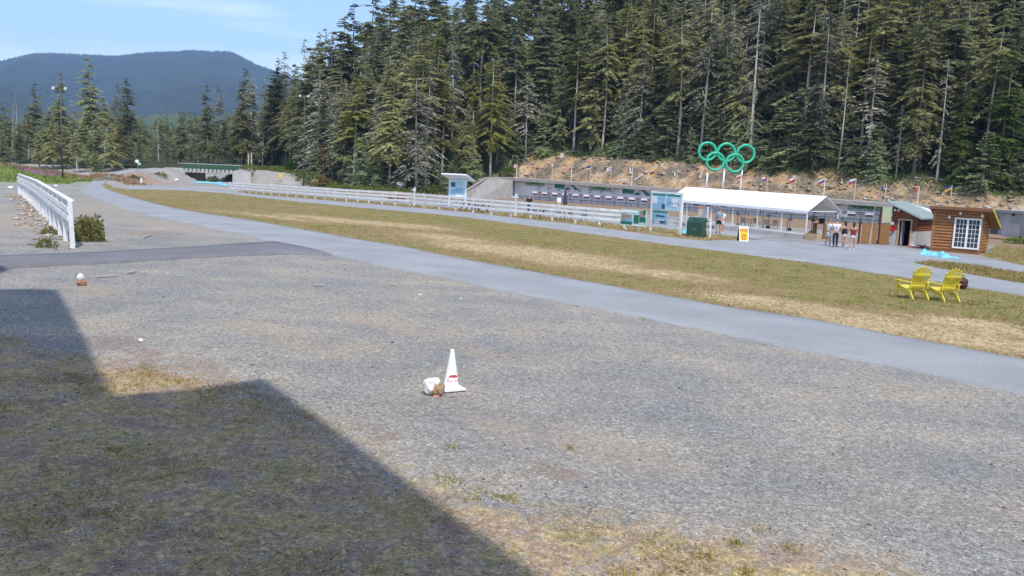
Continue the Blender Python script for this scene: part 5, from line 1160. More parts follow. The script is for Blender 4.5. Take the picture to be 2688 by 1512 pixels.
MB().tube([(0, 0, 0), (0, 0, 2.45)], .025, 6).build('pole', M['white'], o); MB().lathe([(.02, 2.5), (.10, 2.3), (.16, 1.7), (.20, 1.35), (.15, 1.25), (0, 1.3)], 10).build('canopy', M['purple'], o)
p = g(1465, 573); o = thing('white_bin_post', 'white square post box left of the closed parasol', 'post', p); MB().box((0, 0, .7), (.1, .1, 1.4)).build('post', M['white'], o); MB().box((0, 0, 1.55), (.34, .2, .4)).build('box', M['white_clean'], o)
# picnic tables
def picnic(px, py, lab, mt, rz):
    p = g(px, py); o = thing('picnic_table', lab, 'table', p, rz)
    for k in range(5): MB().box((0, -.3 + k * .15, .74), (1.8, .135, .04)).build('table_plank', mt, o)
    for s_ in (-1, 1):
        for k in range(2): MB().box((0, s_ * (.62 + k * .15), .44), (1.8, .135, .04)).build('bench_plank', mt, o)
        for q in (-1, 1): MB().beam((s_ * .65, q * .2, .72), (s_ * .65, q * .72, 0), .05, .1).build('leg', mt, o)
        MB().beam((s_ * .69, -.75, .4), (s_ * .69, .75, .4), .04, .1).build('brace', mt, o)
picnic(1232, 553, 'red picnic table behind the fence before the wing wall', M['rust_red'], 1.2); picnic(1040, 530, 'brown picnic table behind the left part of the fence', M['rust_red'], 1.0); picnic(1268, 556, 'second red picnic table just left of the marker post', M['rust_red'], 1.3)

# ---- information boards
def frame_at(px, py, d=None):
    p = g(px, py); return p
pA, pB = g(1707, 606), g(1784, 616); dA = Vector((pB.x - pA.x, pB.y - pA.y, 0)); LA = dA.length; ZA = (depth(pA) + depth(pB)) / 2; pm = FPX / ZA
o = thing('info_board', 'tall white-framed info board with blue posters and green header', 'sign', pA, yaw(dA))
for x in (0, LA):
    MB().box((x, 0, 1.36), (.19, .17, 2.95), taper=.85).build('post', M['white'], o, bevel=.01)
MB().box((LA / 2, -.03, 2.12), (LA - .2, .06, 1.12)).build('upper_panel', M['poster_cyan'], o)
MB().box((LA / 2, -.02, 2.76), (LA + .2, .14, .12)).build('top_cap', M['white_clean'], o)
for k, (x, z, w, h, m_) in enumerate([(.25, .92, .5, .10, 'sign_green'), (.75, .92, .48, .10, 'sign_green'), (.10, .60, .16, .42, 'white_clean'), (.34, .62, .24, .44, 'poster_blue'), (.20, .2, .30, .30, 'poster_blue'), (.42, .22, .12, .30, 'poster_navy'), (.60, .50, .14, .5, 'poster_blue'), (.80, .50, .18, .5, 'white_clean')]):
    MB().box((LA * x, -.066 - .002 * k, 1.56 + 1.12 * z), (LA * w * .92, .006, 1.12 * h)).build('poster', M[m_], o)
for k in range(5): MB().box((LA * (.58 + .08 * k), -.092, 2.05 + .04 * (k % 2)), (.07, .004, .12)).build('picture', M['poster_navy'], o)
MB().box((LA * .33, -.03, 1.02), (LA * .5, .05, .95)).build('lower_panel', M['poster_blue'], o); MB().box((LA * .33, -.062, 1.42), (LA * .5, .006, .12)).build('header', M['sign_green'], o)
for x, z, w, h, m_ in [(.33, 1.12, .3, .1, 'poster_navy'), (.30, .85, .35, .14, 'poster_cyan'), (.42, .72, .2, .16, 'poster_navy'), (.25, .66, .16, .12, 'white_clean')]: MB().box((LA * x, -.064, z), (LA * w, .006, h)).build('poster', M[m_], o)
for z in (.62, .95): MB().box((LA / 2, .08, z), (LA, .04, .16)).build('rail', M['white'], o)
pC, pD = g(1628, 601), g(1695, 608); dC = Vector((pD.x - pC.x, pD.y - pC.y, 0)); LC = dC.length
o = thing('trail_map_board', 'low green and white trail information board fixed to the fence', 'sign', pC, yaw(dC))
zc = .30; hC = 1.15
MB().box((LC / 2, -.02, zc + hC / 2), (LC, .05, hC)).build('panel', M['mint'], o)
for k, (x, z, w, h, m_) in enumerate([(.24, .16, .46, .18, 'sign_darkgreen'), (.62, .42, .2, .52, 'sign_darkgreen'), (.86, .35, .24, .45, 'sign_darkgreen'), (.12, .5, .18, .45, 'photo_brown'), (.32, .55, .24, .25, 'photo_brown'), (.34, .34, .26, .2, 'photo_blue'), (.84, .78, .22, .36, 'photo_brown'), (.92, .86, .1, .28, 'sign_darkgreen'), (.35, .86, .6, .1, 'white_clean'), (.86, .18, .22, .14, 'mint'), (.72, .05, .5, .06, 'white_clean')]):
    MB().box((LC * x, -.048 - .002 * k, zc + hC * z), (LC * w, .006, hC * h)).build('print', M[m_], o)
for x in (.2, .7): MB().box((LC * x, .06, .45), (.12, .1, 1.0)).build('post', M['white'], o)
# small notices by the tent
p = g(1842, 610); o = thing('notice_board', 'white stand with orange-headed notices behind the green bin', 'sign', p, yaw(dt))
for x in (-.42, .42): MB().box((x, 0, .95), (.09, .09, 1.9)).build('post', M['white'], o)
MB().box((-.22, -.05, 1.52), (.40, .03, .75)).build('notice', M['paper_cream'], o); MB().box((-.22, -.07, 1.82), (.40, .01, .18)).build('header', M['notice_orange'], o); MB().box((.22, -.05, 1.45), (.40, .03, .62)).build('notice', M['paper_grey'], o)
# bear-proof bin
p0 = g(1801, 620); ybin = rad(-31); Lb = ang_len(p0, ybin, 1841); o = thing('waste_bin', 'dark green steel waste bin with sloping lid beside the path', 'bin', p0, ybin)
MB().box((Lb / 2, .45, .48), (Lb, .95, .96)).build('body', M['bin_green'], o, bevel=.02)
lid = MB().prism([(-.02, .97), (.95, .97), (.95, 1.27), (.42, 1.27)], -.03, Lb + .03, lambda y, x, z: (x, y, z)).build('lid', M['bin_green'], o, bevel=.01)
for x in (.38, .62): MB().box((Lb * x, .17, 1.12), (.14, .08, .035), Matrix.Rotation(rad(34), 3, 'X')).build('lid_handle', M['black'], o)
MB().box((Lb / 2, -.03, .9), (Lb * .96, .02, .06)).build('trim', M['bin_green'], o); MB().box((Lb / 2, -.03, .5), (.08, .02, .06)).build('latch', M['steel'], o)
# sandwich board
p = g(1951, 634); o = thing('sandwich_board', 'yellow notice on a black and white sandwich board by the plaza', 'sign', p, .12)
Rf, Rb = Matrix.Rotation(rad(-12), 3, 'X'), Matrix.Rotation(rad(12), 3, 'X')
MB().box((0, 0, .48), (.62, .03, .96), Rf).build('front_panel', M['white_clean'], o); MB().box((0, .22, .47), (.62, .03, .94), Rb).build('back_panel', M['black'], o)
MB().box((0, -.022, .46), (.52, .008, .78), Rf).build('poster', M['sign_yellow'], o); MB().box((0, .015, .74), (.52, .008, .16), Rf).build('poster_header', M['orange'], o)
tm_ = torus((0, 0, 0), .14, .03, n=20, k=6); me = tm_.build('emblem', M['orange'], o); me.location = (0, -.065, .32); me.rotation_euler = (rad(-12), 0, 0); MB().box((0, 0, 0), (.16, .01, .05)).build('bar', M['orange'], me)
# kiosk
p = g(1200, 543); pk = FPX / depth(p); o = thing('info_kiosk', 'small white info kiosk with slanted white roof and blue posters', 'kiosk', p, RZ_U + .35)
for x in (-.95, .95): MB().box((x, 0, 1.4), (.16, .16, 2.8)).build('post', M['white'], o)
MB().box((0, -.05, 1.85), (1.75, .06, 1.9)).build('panel', M['poster_cyan'], o)
for k, (x, z, w, h, m_) in enumerate([(.3, 2.4, .8, .35, 'mint'), (.2, 1.75, .9, .5, 'poster_blue'), (-.5, 2.3, .5, .5, 'poster_navy'), (-.5, 1.6, .5, .4, 'poster_blue'), (.3, 1.2, .8, .3, 'white_clean')]): MB().box((x, -.085 - .002 * k, z), (w, .006, h)).build('poster', M[m_], o)
MB().box((.1, -.1, 3.05), (2.9, 2.2, .12), Matrix.Rotation(rad(-17), 3, 'X')).build('roof', M['white_clean'], o); MB().box((.1, .3, 3.0), (2.9, 1.5, .1), Matrix.Rotation(rad(-17), 3, 'X')).build('roof_lining', M['darkgrey'], o)

# ---- people
def skin_obj(name, verts, edges, radii, mt, parent, sub=1, root=0):
    me = bpy.data.meshes.new(name); me.from_pydata(verts, edges, []); o = bpy.data.objects.new(name, me); C.objects.link(o); o.parent = parent
    md = o.modifiers.new('skin', 'SKIN'); md.use_smooth_shade = True
    for i, r_ in enumerate(radii):
        v = me.skin_vertices[0].data[i]; v.radius = (r_, r_) if not hasattr(r_, '__len__') else r_; v.use_root = (i == root)
    s_ = o.modifiers.new('sub', 'SUBSURF'); s_.levels = sub; s_.render_levels = sub; me.materials.append(mt); return o
def person(px, py, H, rz, label, shirt, bottom, long_legs=False, sleeves=True, hair='hair_dark', longhair=False, arms='down', bare_back=False, step=.1, lean=0.0, long_sleeve=False):
    p = g(px, py); o = thing('person', label, 'person', p, rz); k = H / 1.75; o.scale = (k, k, k)
    # facing -y locally; left +x
    hipw, sh = .095, .19
    V = {'pel': (0, 0, .95), 'waist': (0, lean * .2, 1.10), 'chest': (0, lean * .6, 1.30), 'neckb': (0, lean, 1.46), 'neck': (0, lean - .01, 1.53), 'jaw': (0, lean - .03, 1.60), 'skull': (0, lean - .01, 1.68), 'crown': (0, lean, 1.745)}
    Rd = {'pel': (.155, .115), 'waist': (.135, .10), 'chest': (.165, .115), 'neckb': (.07, .06), 'neck': (.052, .052), 'jaw': (.066, .075), 'skull': (.078, .092), 'crown': (.045, .055)}
    E_ = [('pel', 'waist'), ('waist', 'chest'), ('chest', 'neckb'), ('neckb', 'neck'), ('neck', 'jaw'), ('jaw', 'skull'), ('skull', 'crown')]
    def add(n, c, r_, fr): V[n] = c; Rd[n] = (r_, r_) if not hasattr(r_, '__len__') else r_; E_.append((fr, n))
    add('nose', (0, lean - .125, 1.635), .012, 'jaw')
    for s_, t in ((-1, 'r'), (1, 'l')):
        add('ear' + t, (s_ * .085, lean, 1.64), .014, 'skull')
        f_ = s_ * step
        add('hip' + t, (s_ * hipw, 0, .90), (.095, .10), 'pel'); add('knee' + t, (s_ * (hipw + .01), f_ * .35 - .02, .49), .060, 'hip' + t); add('calf' + t, (s_ * (hipw + .01), f_ * .7 + .01, .33), .055, 'knee' + t)
        add('ank' + t, (s_ * (hipw + .01), f_, .085), .038, 'calf' + t); add('foot' + t, (s_ * (hipw + .03), f_ - .10, .04), (.042, .035), 'ank' + t); add('toe' + t, (s_ * (hipw + .04), f_ - .18, .03), (.038, .022), 'foot' + t)
        add('sh' + t, (s_ * sh, lean, 1.40), .062, 'chest')
        if arms == 'front': el, wr = (s_ * .25, lean - .02, 1.13), (s_ * .14, lean - .24, 1.12)
        elif arms == 'up': el, wr = (s_ * .25, lean - .10, 1.16), (s_ * .12, lean - .26, 1.34)
        else: el, wr = (s_ * .245, lean + .03, 1.12), (s_ * .26, lean - .06, .87)
        add('el' + t, el, .043, 'sh' + t); add('wr' + t, wr, .028, 'el' + t)
        d = (Vector(wr) - Vector(el)).normalized(); pa = Vector(wr) + d * .07; add('palm' + t, tuple(pa), (.034, .02), 'wr' + t)
        sd = d.cross(Vector((1, 0, 0))); sd.normalize()
        for q_, (of, ln) in enumerate(((-.027, .07), (-.009, .085), (.009, .08), (.026, .06))):
            m1 = pa + sd * of + d * ln * .55; add(f'f{q_}{t}', tuple(m1), .0085, 'palm' + t); add(f'g{q_}{t}', tuple(m1 + d * ln * .4 + Vector((-s_ * .012, 0, 0))), .0075, f'f{q_}{t}')
        th = Vector(wr) + d * .03 - sd * .045; add('th' + t, tuple(th + d * .025), .009, 'wr' + t)
    nm = list(V); ix = {n: i for i, n in enumerate(nm)}
    skin_obj('body', [V[n] for n in nm], [(ix[a], ix[b]) for a, b in E_], [Rd[n] for n in nm], M['skin'], o)
    def cloth(name, names, edges, gr, mt, extra=None):
        VV = {n: V[n] for n in names}; RR_ = {n: tuple(x + gr for x in Rd[n]) for n in names}
        for n, (c, r_) in (extra or {}).items(): VV[n] = c; RR_[n] = r_ if hasattr(r_, '__len__') else (r_, r_)
        nn = list(VV); jx = {n: i for i, n in enumerate(nn)}
        skin_obj(name, [VV[n] for n in nn], [(jx[a], jx[b]) for a, b in edges], [RR_[n] for n in nn], mt, o)
    mid = lambda a, b, k_: tuple(Vector(V[a]).lerp(Vector(V[b]), k_))
    ex = {}; ed = [('pel', 'waist'), ('waist', 'chest')]
    if sleeves:
        ex['top'] = (mid('chest', 'neckb', .7), (.085, .075)); ed.append(('chest', 'top'))
        for t in 'lr':
            ex['cuff' + t] = (mid('sh' + t, 'el' + t, .62 if not long_sleeve else .98), .066); ed += [('chest', 'sh' + t), ('sh' + t, 'cuff' + t)]
            if long_sleeve: ex['cuf2' + t] = (mid('el' + t, 'wr' + t, .9), .045); ed.append(('cuff' + t, 'cuf2' + t))
        cloth('shirt', ['pel', 'waist', 'chest', 'shl', 'shr'], ed, .022, shirt, ex)
    else:
        ex['top'] = (mid('waist', 'chest', .95), (.19, .14)); ex['bot'] = (mid('pel', 'waist', .55), (.165, .125)); cloth('top', ['waist'], [('waist', 'top'), ('waist', 'bot')], .03, shirt, ex)
    ex = {}; ed = [('pel', 'hipl'), ('pel', 'hipr'), ('pel', 'w2')]; ex['w2'] = (mid('pel', 'waist', .4), (.165, .12)); names = ['pel', 'hipl', 'hipr']
    for t in 'lr':
        if long_legs: names += ['knee' + t, 'calf' + t]; ex['hem' + t] = (mid('calf' + t, 'ank' + t, .92), .055); ed += [('hip' + t, 'knee' + t), ('knee' + t, 'calf' + t), ('calf' + t, 'hem' + t)]
        else: ex['hem' + t] = (mid('hip' + t, 'knee' + t, .72 if sleeves else .52), .10); ed += [('hip' + t, 'hem' + t)]
    cloth('trousers' if long_legs else 'shorts', names, ed, .02, bottom, ex)
    hv = [(0, lean + .02, 1.665), (0, lean + .015, 1.76)]; he = [(0, 1)]; hr = [(.088, .095), (.06, .07)]
    if longhair: hv += [(0, lean + .075, 1.56), (0, lean + .10, 1.40)]; he += [(0, 2), (2, 3)]; hr += [(.075, .05), (.05, .03)]
    skin_obj('hair', hv, he, hr, M[hair], o)
    for t, s_ in (('r', -1), ('l', 1)):
        f_ = V['foot' + t]; MB().blob((f_[0], f_[1] + .02, .045), (.055, .15, .05), 3, 2, .05, flat=-.04).build('shoe', M['cloth_black'] if long_legs or bottom == M['cloth_black'] else M['cloth_white'], o, smooth=True)
    for s_ in (-1, 1): MB().blob((s_ * .03, lean - .105, 1.665), (.013, .008, .009), 1, 1, 0).build('eye', M['black'], o)
    return o
person(1885, 613, 1.86, rad(165), 'person in grey-blue T-shirt and black shorts standing beside the green bin', M['cloth_blue'], M['cloth_black'], hair='hair_brown')
person(1894, 611, 1.72, rad(200), 'person in white standing behind the one in grey-blue by the bin', M['cloth_white'], M['cloth_white'], hair='hair_brown')
person(2172, 647, 1.76, rad(100), 'person in white T-shirt and white shorts, leftmost of the four on the plaza', M['cloth_white'], M['cloth_white'], hair='hair_dark', arms='front')
person(2191, 650, 1.82, rad(170), 'person in white printed T-shirt and dark trousers seen from behind on the plaza', M['cloth_white'], M['denim'], long_legs=True, arms='front')
person(2213, 651, 1.70, rad(200), 'person in black top and white shorts, third of the four on the plaza', M['cloth_black'], M['cloth_white'], sleeves=False, longhair=True, arms='front')
person(2236, 655, 1.70, rad(160), 'person in dark red top and white shorts, rightmost of the four on the plaza', M['red_cotton'], M['cloth_white'], sleeves=False, longhair=True, arms='up')
person(1388, 561, 1.78, rad(20), 'person in black jacket and dark trousers standing behind the white fence', M['cloth_black'], M['denim'], long_legs=True, long_sleeve=True, hair='hair_brown')
for ob in [x for x in bpy.data.objects if x.name.startswith('person') and 'printed' in str(x.get('label'))]:
    mm = MB(); rq = random.Random(2)
    for k in range(9): mm.box((rq.uniform(-.08, .08), .152, 1.2 + rq.uniform(-.1, .12)), (rq.uniform(.02, .07), .006, rq.uniform(.015, .05)))
    mm.build('shirt_print', M['ink'], ob)

# ---- wooden screens, hut, cabin
def plank_wall(o, x0, x1, z0, z1f, y, n, mt, ny=-1, h=None, skip=None, axis='x'):
    """horizontal rounded siding boards; z1f(x) top height"""
    h = h or .2; k = 0; z = z0
    while z < max(z1f(x0), z1f(x1)) - .02:
        a, b = x0, x1; zt_ = z + h - .012
        pts = [x0 + (x1 - x0) * i / 40 for i in range(41)]; ok = [x for x in pts if z1f(x) >= z + h * .7]
        if not ok: break
        a, b = min(ok), max(ok)
        segs = [(a, b)]
        if skip:
            sx0, sx1, sz0, sz1 = skip
            if z + h > sz0 and z < sz1: segs = [(a, min(b, sx0)), (max(a, sx1), b)]
        for a_, b_ in segs:
            if b_ - a_ < .05: continue
            mm = MB(); prof = [(0, 0), (-.055 * 1, h * .12), (-.075, h * .45), (-.055, h * .8), (0, h - .014)]
            for d_ in range(4): pass
            V = [];
            for xx in (a_, b_):
                for (dy, dz) in prof: V.append((xx, y + dy, z + dz) if axis == 'x' else (y - dy, xx, z + dz))
            n_ = len(prof); mm.add(V, [(i, i + 1, i + 1 + n_, i + n_) for i in range(n_ - 1)] + [tuple(range(n_)), tuple(range(2 * n_ - 1, n_ - 1, -1))]); mm.build('plank', mt, o)
        z += h
# log cabin
c0 = g(2444, 657); ycab = rad(-37); dc = Vector((math.cos(ycab), math.sin(ycab), 0)); Lc = ang_len(c0, ycab, 2571); Zc = depth(c0); s0 = Zc / FPX
cab = thing('log_cabin', 'small brown log-sided cabin with large white-framed glass doors', 'cabin', c0, yaw(dc)); Hc = 112 * s0; Dc = 3.2
MB().box((Lc / 2, Dc / 2, Hc / 2 - .3), (Lc - .04, Dc - .04, Hc - .1)).build('wall', M['wood_log'], cab)
wx0, wx1, wz0, wz1 = Lc * .46, Lc * .985, Hc * .115, Hc * .78
plank_wall(cab, .06, Lc - .06, .12, lambda x: Hc - .12, -.01, 0, M['wood_log'], h=.205, skip=(wx0, wx1, wz0, wz1))
plank_wall(cab, .06, Dc - .06, .12, lambda x: Hc - .15 - x * .3, Lc + .01, 0, M['wood_log'], h=.205, axis='y')
for x in (0, Lc): MB().box((x, 0, Hc / 2), (.16, .16, Hc)).build('corner_post', M['wood_log'], cab, bevel=.01)
MB().box((Lc / 2, -.08, .03), (Lc + .1, .2, .2)).build('skid', M['roof_brown'], cab)
mm = MB(); x_a, x_b = -.28, Lc + .62
mm.add([(x_a, -.55, Hc + .12), (x_b, -.55, Hc + .12), (x_b, Dc + .5, Hc - 1.15), (x_a, Dc + .5, Hc - 1.15), (x_a, -.55, Hc - .08), (x_b, -.55, Hc - .08), (x_b, Dc + .5, Hc - 1.33), (x_a, Dc + .5, Hc - 1.33)], [(0, 1, 2, 3), (7, 6, 5, 4), (4, 5, 1, 0), (5, 6, 2, 1), (6, 7, 3, 2), (7, 4, 0, 3)])
rf = mm.build('roof', M['roof_brown'], cab); MB().beam((x_b + .03, -.55, Hc + .06), (x_b + .03, Dc + .5, Hc - 1.2), .05, .2).build('verge_board', M['lime'], rf)
wf = MB()
for a_, b_ in (((wx0, wz0), (wx1, wz0)), ((wx0, wz1), (wx1, wz1))): wf.beam((a_[0] - .05, -.1, a_[1]), (b_[0] + .05, -.1, b_[1]), .1, .10)
for x in (wx0, (wx0 + wx1) / 2, wx1): wf.box((x, -.101, (wz0 + wz1) / 2), (.10 if x != (wx0 + wx1) / 2 else .12, .1, wz1 - wz0 - .1))
win = wf.build('glass_door', M['white_clean'], cab)
hw = (wx1 - wx0) / 2
for sd in (0, 1):
    xa = wx0 + sd * hw + .07; wd = hw - .14
    for i in range(3):
        for j in range(6):
            MB().box((xa + wd * (i + .5) / 3, -.07, wz0 + .08 + (wz1 - wz0 - .16) * (j + .5) / 6), (wd / 3 - .02, .02, (wz1 - wz0 - .16) / 6 - .02)).build('pane', M['glass'], win)
    for i in (1, 2): MB().box((xa + wd * i / 3, -.085, (wz0 + wz1) / 2), (.024, .02, wz1 - wz0 - .1)).build('muntin', M['white_clean'], win)
    for j in range(1, 6): MB().box((xa + wd / 2, -.086, wz0 + .08 + (wz1 - wz0 - .16) * j / 6), (wd, .02, .024)).build('muntin', M['white_clean'], win)
for x, z in ((Lc * .32, Hc * .8), (Lc * .55, Hc * .9), (Lc * 1.0, Hc * .87)): MB().blob((x, -.17, z), (.09, .09, .11), 2, 2, .03).build('lamp', M['flag_white'], cab)
# hut
h0 = g(2334, 642); yhut = rad(-44); dh = Vector((math.cos(yhut), math.sin(yhut), 0)); Lh = ang_len(h0, yhut, 2404); Zh = depth(h0); s1 = Zh / FPX
hut = thing('wooden_hut', 'red-brown wooden hut with open door and pale base beside the plaza', 'hut', h0, yaw(dh)); Hl, Hr = 108 * s1, 76 * s1; Dh = 3.0
topf = lambda x: lerp(Hl, Hr, x / Lh)
dx0, dx1, dz1 = Lh * .30, Lh * .78, 66 * s1
mm = MB()
for a_, b_ in ((0, dx0), (dx1, Lh)):
    mm.prism([(a_, -.2), (b_, -.2), (b_, topf(b_)), (a_, topf(a_))], 0, .1)
mm.prism([(dx0, dz1), (dx1, dz1), (dx1, topf(dx1)), (dx0, topf(dx0))], 0, .1); mm.build('wall', M['wood_red'], hut)
MB().box((Lh - .05, Dh / 2, Hr / 2), (.1, Dh, Hr)).build('side_wall', M['wood_red'], hut); MB().box((.05, Dh / 2, Hl / 2), (.1, Dh, Hl)).build('side_wall', M['wood_red'], hut); MB().box((Lh / 2, Dh, Hr / 2), (Lh, .1, Hr)).build('rear_wall', M['wood_red'], hut)
plank_wall(hut, 0.02, dx0, Hl * .37, topf, -.005, 0, M['wood_red'], h=.17); plank_wall(hut, dx1, Lh, Hl * .37, topf, -.005, 0, M['wood_red'], h=.17)
plank_wall(hut, .05, Dh, Hl * .37, lambda x: Hr, Lh + .005, 0, M['wood_red'], h=.17, axis='y')
for a_, b_ in ((.02, dx0 - .05), (dx1 + .05, Lh)): MB().box(((a_ + b_) / 2, -.04, Hl * .18), (b_ - a_, .06, Hl * .37)).build('base_panel', M['plaster'], hut)
MB().box((Lh + .045, Dh / 2, Hl * .18), (.06, Dh, Hl * .37)).build('base_panel', M['plaster'], hut)
df = MB().box((dx0, -.03, dz1 / 2), (.1, .16, dz1)).box((dx1, -.03, dz1 / 2), (.1, .16, dz1)).box(((dx0 + dx1) / 2, -.03, dz1 + .04), (dx1 - dx0 + .14, .16, .1)).build('door_frame', M['wood_pale'], hut)
MB().box(((dx0 + dx1) / 2, 1.9, 1.0), (Lh - .3, .05, 2.0)).build('inner_wall', M['indoor'], hut)  # dark sheet behind the doorway, indoor shade put into its colour
MB().box((dx0 + .2, .3, dz1 / 2), (.06, .55, dz1 - .1)).build('door', M['paper_grey'], hut)
mm = MB(); mm.add([(-.3, -.45, Hl + .16), (Lh + .35, -.45, Hr - .02), (Lh + .35, Dh + .4, Hr - .02), (-.3, Dh + .4, Hl + .16), (-.3, -.45, Hl + .04), (Lh + .35, -.45, Hr - .14), (Lh + .35, Dh + .4, Hr - .14), (-.3, Dh + .4, Hl + .04)], [(0, 1, 2, 3), (7, 6, 5, 4), (4, 5, 1, 0), (5, 6, 2, 1), (6, 7, 3, 2), (7, 4, 0, 3)])
rf = mm.build('roof', M['roof_green'], hut)
for k in range(9):
    y = -.4 + k * .5; MB().beam((-.3, y, Hl + .18), (Lh + .35, y, Hr), .04, .04).build('roof_seam', M['roof_green'], rf)
for x in (Lh * .12, Lh * .26): MB().blob((x, -.16, Hl * .84), (.09, .08, .1), 5, 2, .03).build('lamp', M['flag_white'], hut)
MB().box((Lh * .06, -.1, Hl * .52), (.2, .05, .2)).build('notice', M['flag_white'], hut); MB().box((Lh * .06, -.13, Hl * .38), (.5, .12, .25)).build('red_box', M['red'], hut)
# white lean-to roof between hut and cabin
pl = at(2420, 548, Zh + 7); o = thing('lean_to', 'white sheet roof visible between the hut and the cabin', 'roof', (pl.x, pl.y, tz(pl.x, pl.y)), yaw(dh)); zl = pl.z - tz(pl.x, pl.y)
MB().box((0, 0, zl), (3.2, 2.5, .08), Matrix.Rotation(rad(14), 3, 'Y')).build('sheet', M['white_clean'], o)
for x in (-1.3, 1.3):
    for y in (-1.0, 1.0): MB().box((x, y, (zl - x * .24) / 2), (.1, .1, zl - x * .24 - .05)).build('post', M['maroon'], o)
# things by the hut
p = g(2372, 636); o = thing('bar_stool', 'pale wooden stool standing in the hut doorway', 'stool', (p.x, p.y, tz(p.x, p.y)), .3)
MB().lathe([(0, .72), (.17, .72), (.17, .76), (0, .76)], 14).build('seat', M['wood_pale'], o)
for k in range(4): MB().tube([(.1 * math.cos(k * 1.57 + .8), .1 * math.sin(k * 1.57 + .8), .72), (.22 * math.cos(k * 1.57 + .8), .22 * math.sin(k * 1.57 + .8), 0)], .02, 5).build('leg', M['wood_pale'], o)
MB().tube([(.17 * math.cos(k * 1.57 + .8), .17 * math.sin(k * 1.57 + .8), .3) for k in (0, 1, 2, 3, 4)], .013, 5).build('stretcher', M['wood_pale'], o)
p = g(2340, 639); o = thing('trash_can', 'black plastic trash can at the left corner of the hut', 'bin', (p.x, p.y - .3, p.z)); MB().lathe([(0, 0), (.24, 0), (.30, .68), (.32, .68), (.32, .74), (.27, .74), (.22, .1), (0, .1)], 16).build('tub', M['black'], o); MB().tube([(-.33, 0, .6), (-.36, 0, .66), (-.33, 0, .72)], .02, 5).build('handle', M['black'], o)
p = g(2317, 642); o = thing('water_container', 'teal plastic container on the ground left of the trash can', 'container', p); MB().blob((0, 0, .28), (.26, .2, .33), 8, 3, .06, flat=-.28).build('body', M['teal'], o, smooth=True); MB().lathe([(.06, .58), (.06, .68), (0, .68)], 10).build('cap', M['teal'], o)
p = g(2301, 640); o = thing('white_bucket', 'small whitish bucket left of the teal container', 'bucket', p); MB().lathe([(0, 0), (.13, 0), (.16, .26), (.14, .26), (.12, .04), (0, .04)], 14).build('pail', M['flag_white'], o); MB().tube([(-.15, 0, .24), (0, -.05, .12), (.15, 0, .24)], .008, 4).build('handle', M['steel'], o)
p = g(2402, 649); o = thing('sled', 'red and white plastic sled lying before the hut', 'sled', p, yaw(dh) - .3); MB().prism([(-.55, .05), (-.45, 0), (.5, 0), (.62, .14), (.55, .14), (.45, .06), (-.42, .06), (-.5, .12)], -.2, .2).build('hull', M['red'], o); MB().box((0, 0, .09), (.7, .3, .05)).build('deck', M['flag_white'], o)
# wooden screens with posts
s0_, s1_ = g(2252, 640), g(2301, 642); dsn = Vector((s1_.x - s0_.x, s1_.y - s0_.y, 0)); Ls = dsn.length
scr = thing('wooden_screen', 'brown wooden screen wall between the people and the hut', 'screen', s0_, yaw(dsn)); kk = depth(s0_) / FPX; hs_ = 56 * kk
for k in range(5): MB().box((Ls / 2, .04, hs_ * (k + .5) / 5), (Ls - .06, .05, hs_ / 5 - .012)).build('board', M['wood_screen'], scr)
for x, m_, h_ in ((0, 'maroon', 62), (.12, 'wood_pale', 52), (Ls * .62, 'wood_pale', 55), (Ls + .08, 'maroon', 98)): MB().box((x, -.03, h_ * kk / 2), (.1, .09, h_ * kk)).build('post', M[m_], scr)
L2 = 26 * kk * 1.25
for k in range(5): MB().box((Ls + .2 + L2 / 2, .04, hs_ * (k + .5) / 5), (L2, .05, hs_ / 5 - .012)).build('board', M['wood_screen'], scr)
MB().box((Ls + .2 + L2 / 2, .0, 78 * kk), (L2 - .05, .05, 41 * kk)).build('green_board', M['lightgreen'], scr)
p = g(2280, 644); o = thing('wind_flag_pole', 'thin steel pole with small red wind flag before the wooden screen', 'pole', p); hp = (644 - 508) * depth(p) / FPX
MB().tube([(0, 0, 0), (.25, 0, hp)], [.035, .02], 6).build('pole', M['steel'], o); MB().add([(.25, 0, hp), (-.05, .03, hp - .42), (.22, -.03, hp - .4), (.25, .012, hp), (-.05, .042, hp - .42), (.22, -.018, hp - .4)], [(0, 1, 2), (5, 4, 3), (0, 3, 4, 1), (1, 4, 5, 2), (2, 5, 3, 0)]).build('wind_flag', M['notice_orange'], o)
# desk under the tent's right side
p = g(2150, 626); o = thing('wooden_desk', 'wooden stand with dark screen behind the people', 'desk', p, yaw(dt)); 
for x in (-.45, .45): MB().box((x, 0, .55), (.09, .4, 1.1)).build('leg', M['wood_screen'], o)
MB().box((0, 0, 1.12), (1.05, .5, .06)).build('table_top', M['wood_screen'], o); MB().box((.1, 0, 1.35), (.5, .06, .38)).build('screen', M['black'], o); MB().box((.25, -.1, .5), (.45, .1, .6)).build('white_panel', M['flag_white'], o)
# flower basket in the tent
pb_ = b + dt * xs[5] * .35 + nt_ * wt * .5; o = thing('hanging_basket', 'hanging plant basket under the tent roof near the right end', 'plant', (pb_.x, pb_.y, zt + eave - .75)); MB().lathe([(0, -.12), (.12, -.1), (.2, .06), (0, .06)], 12).build('basket', M['maroon'], o); link('foliage', BUSH['olive'][1], o).scale = (.36, .36, .34); MB().tube([(0, 0, .05), (0, 0, .75)], .01, 4).build('cord', M['black'], o)
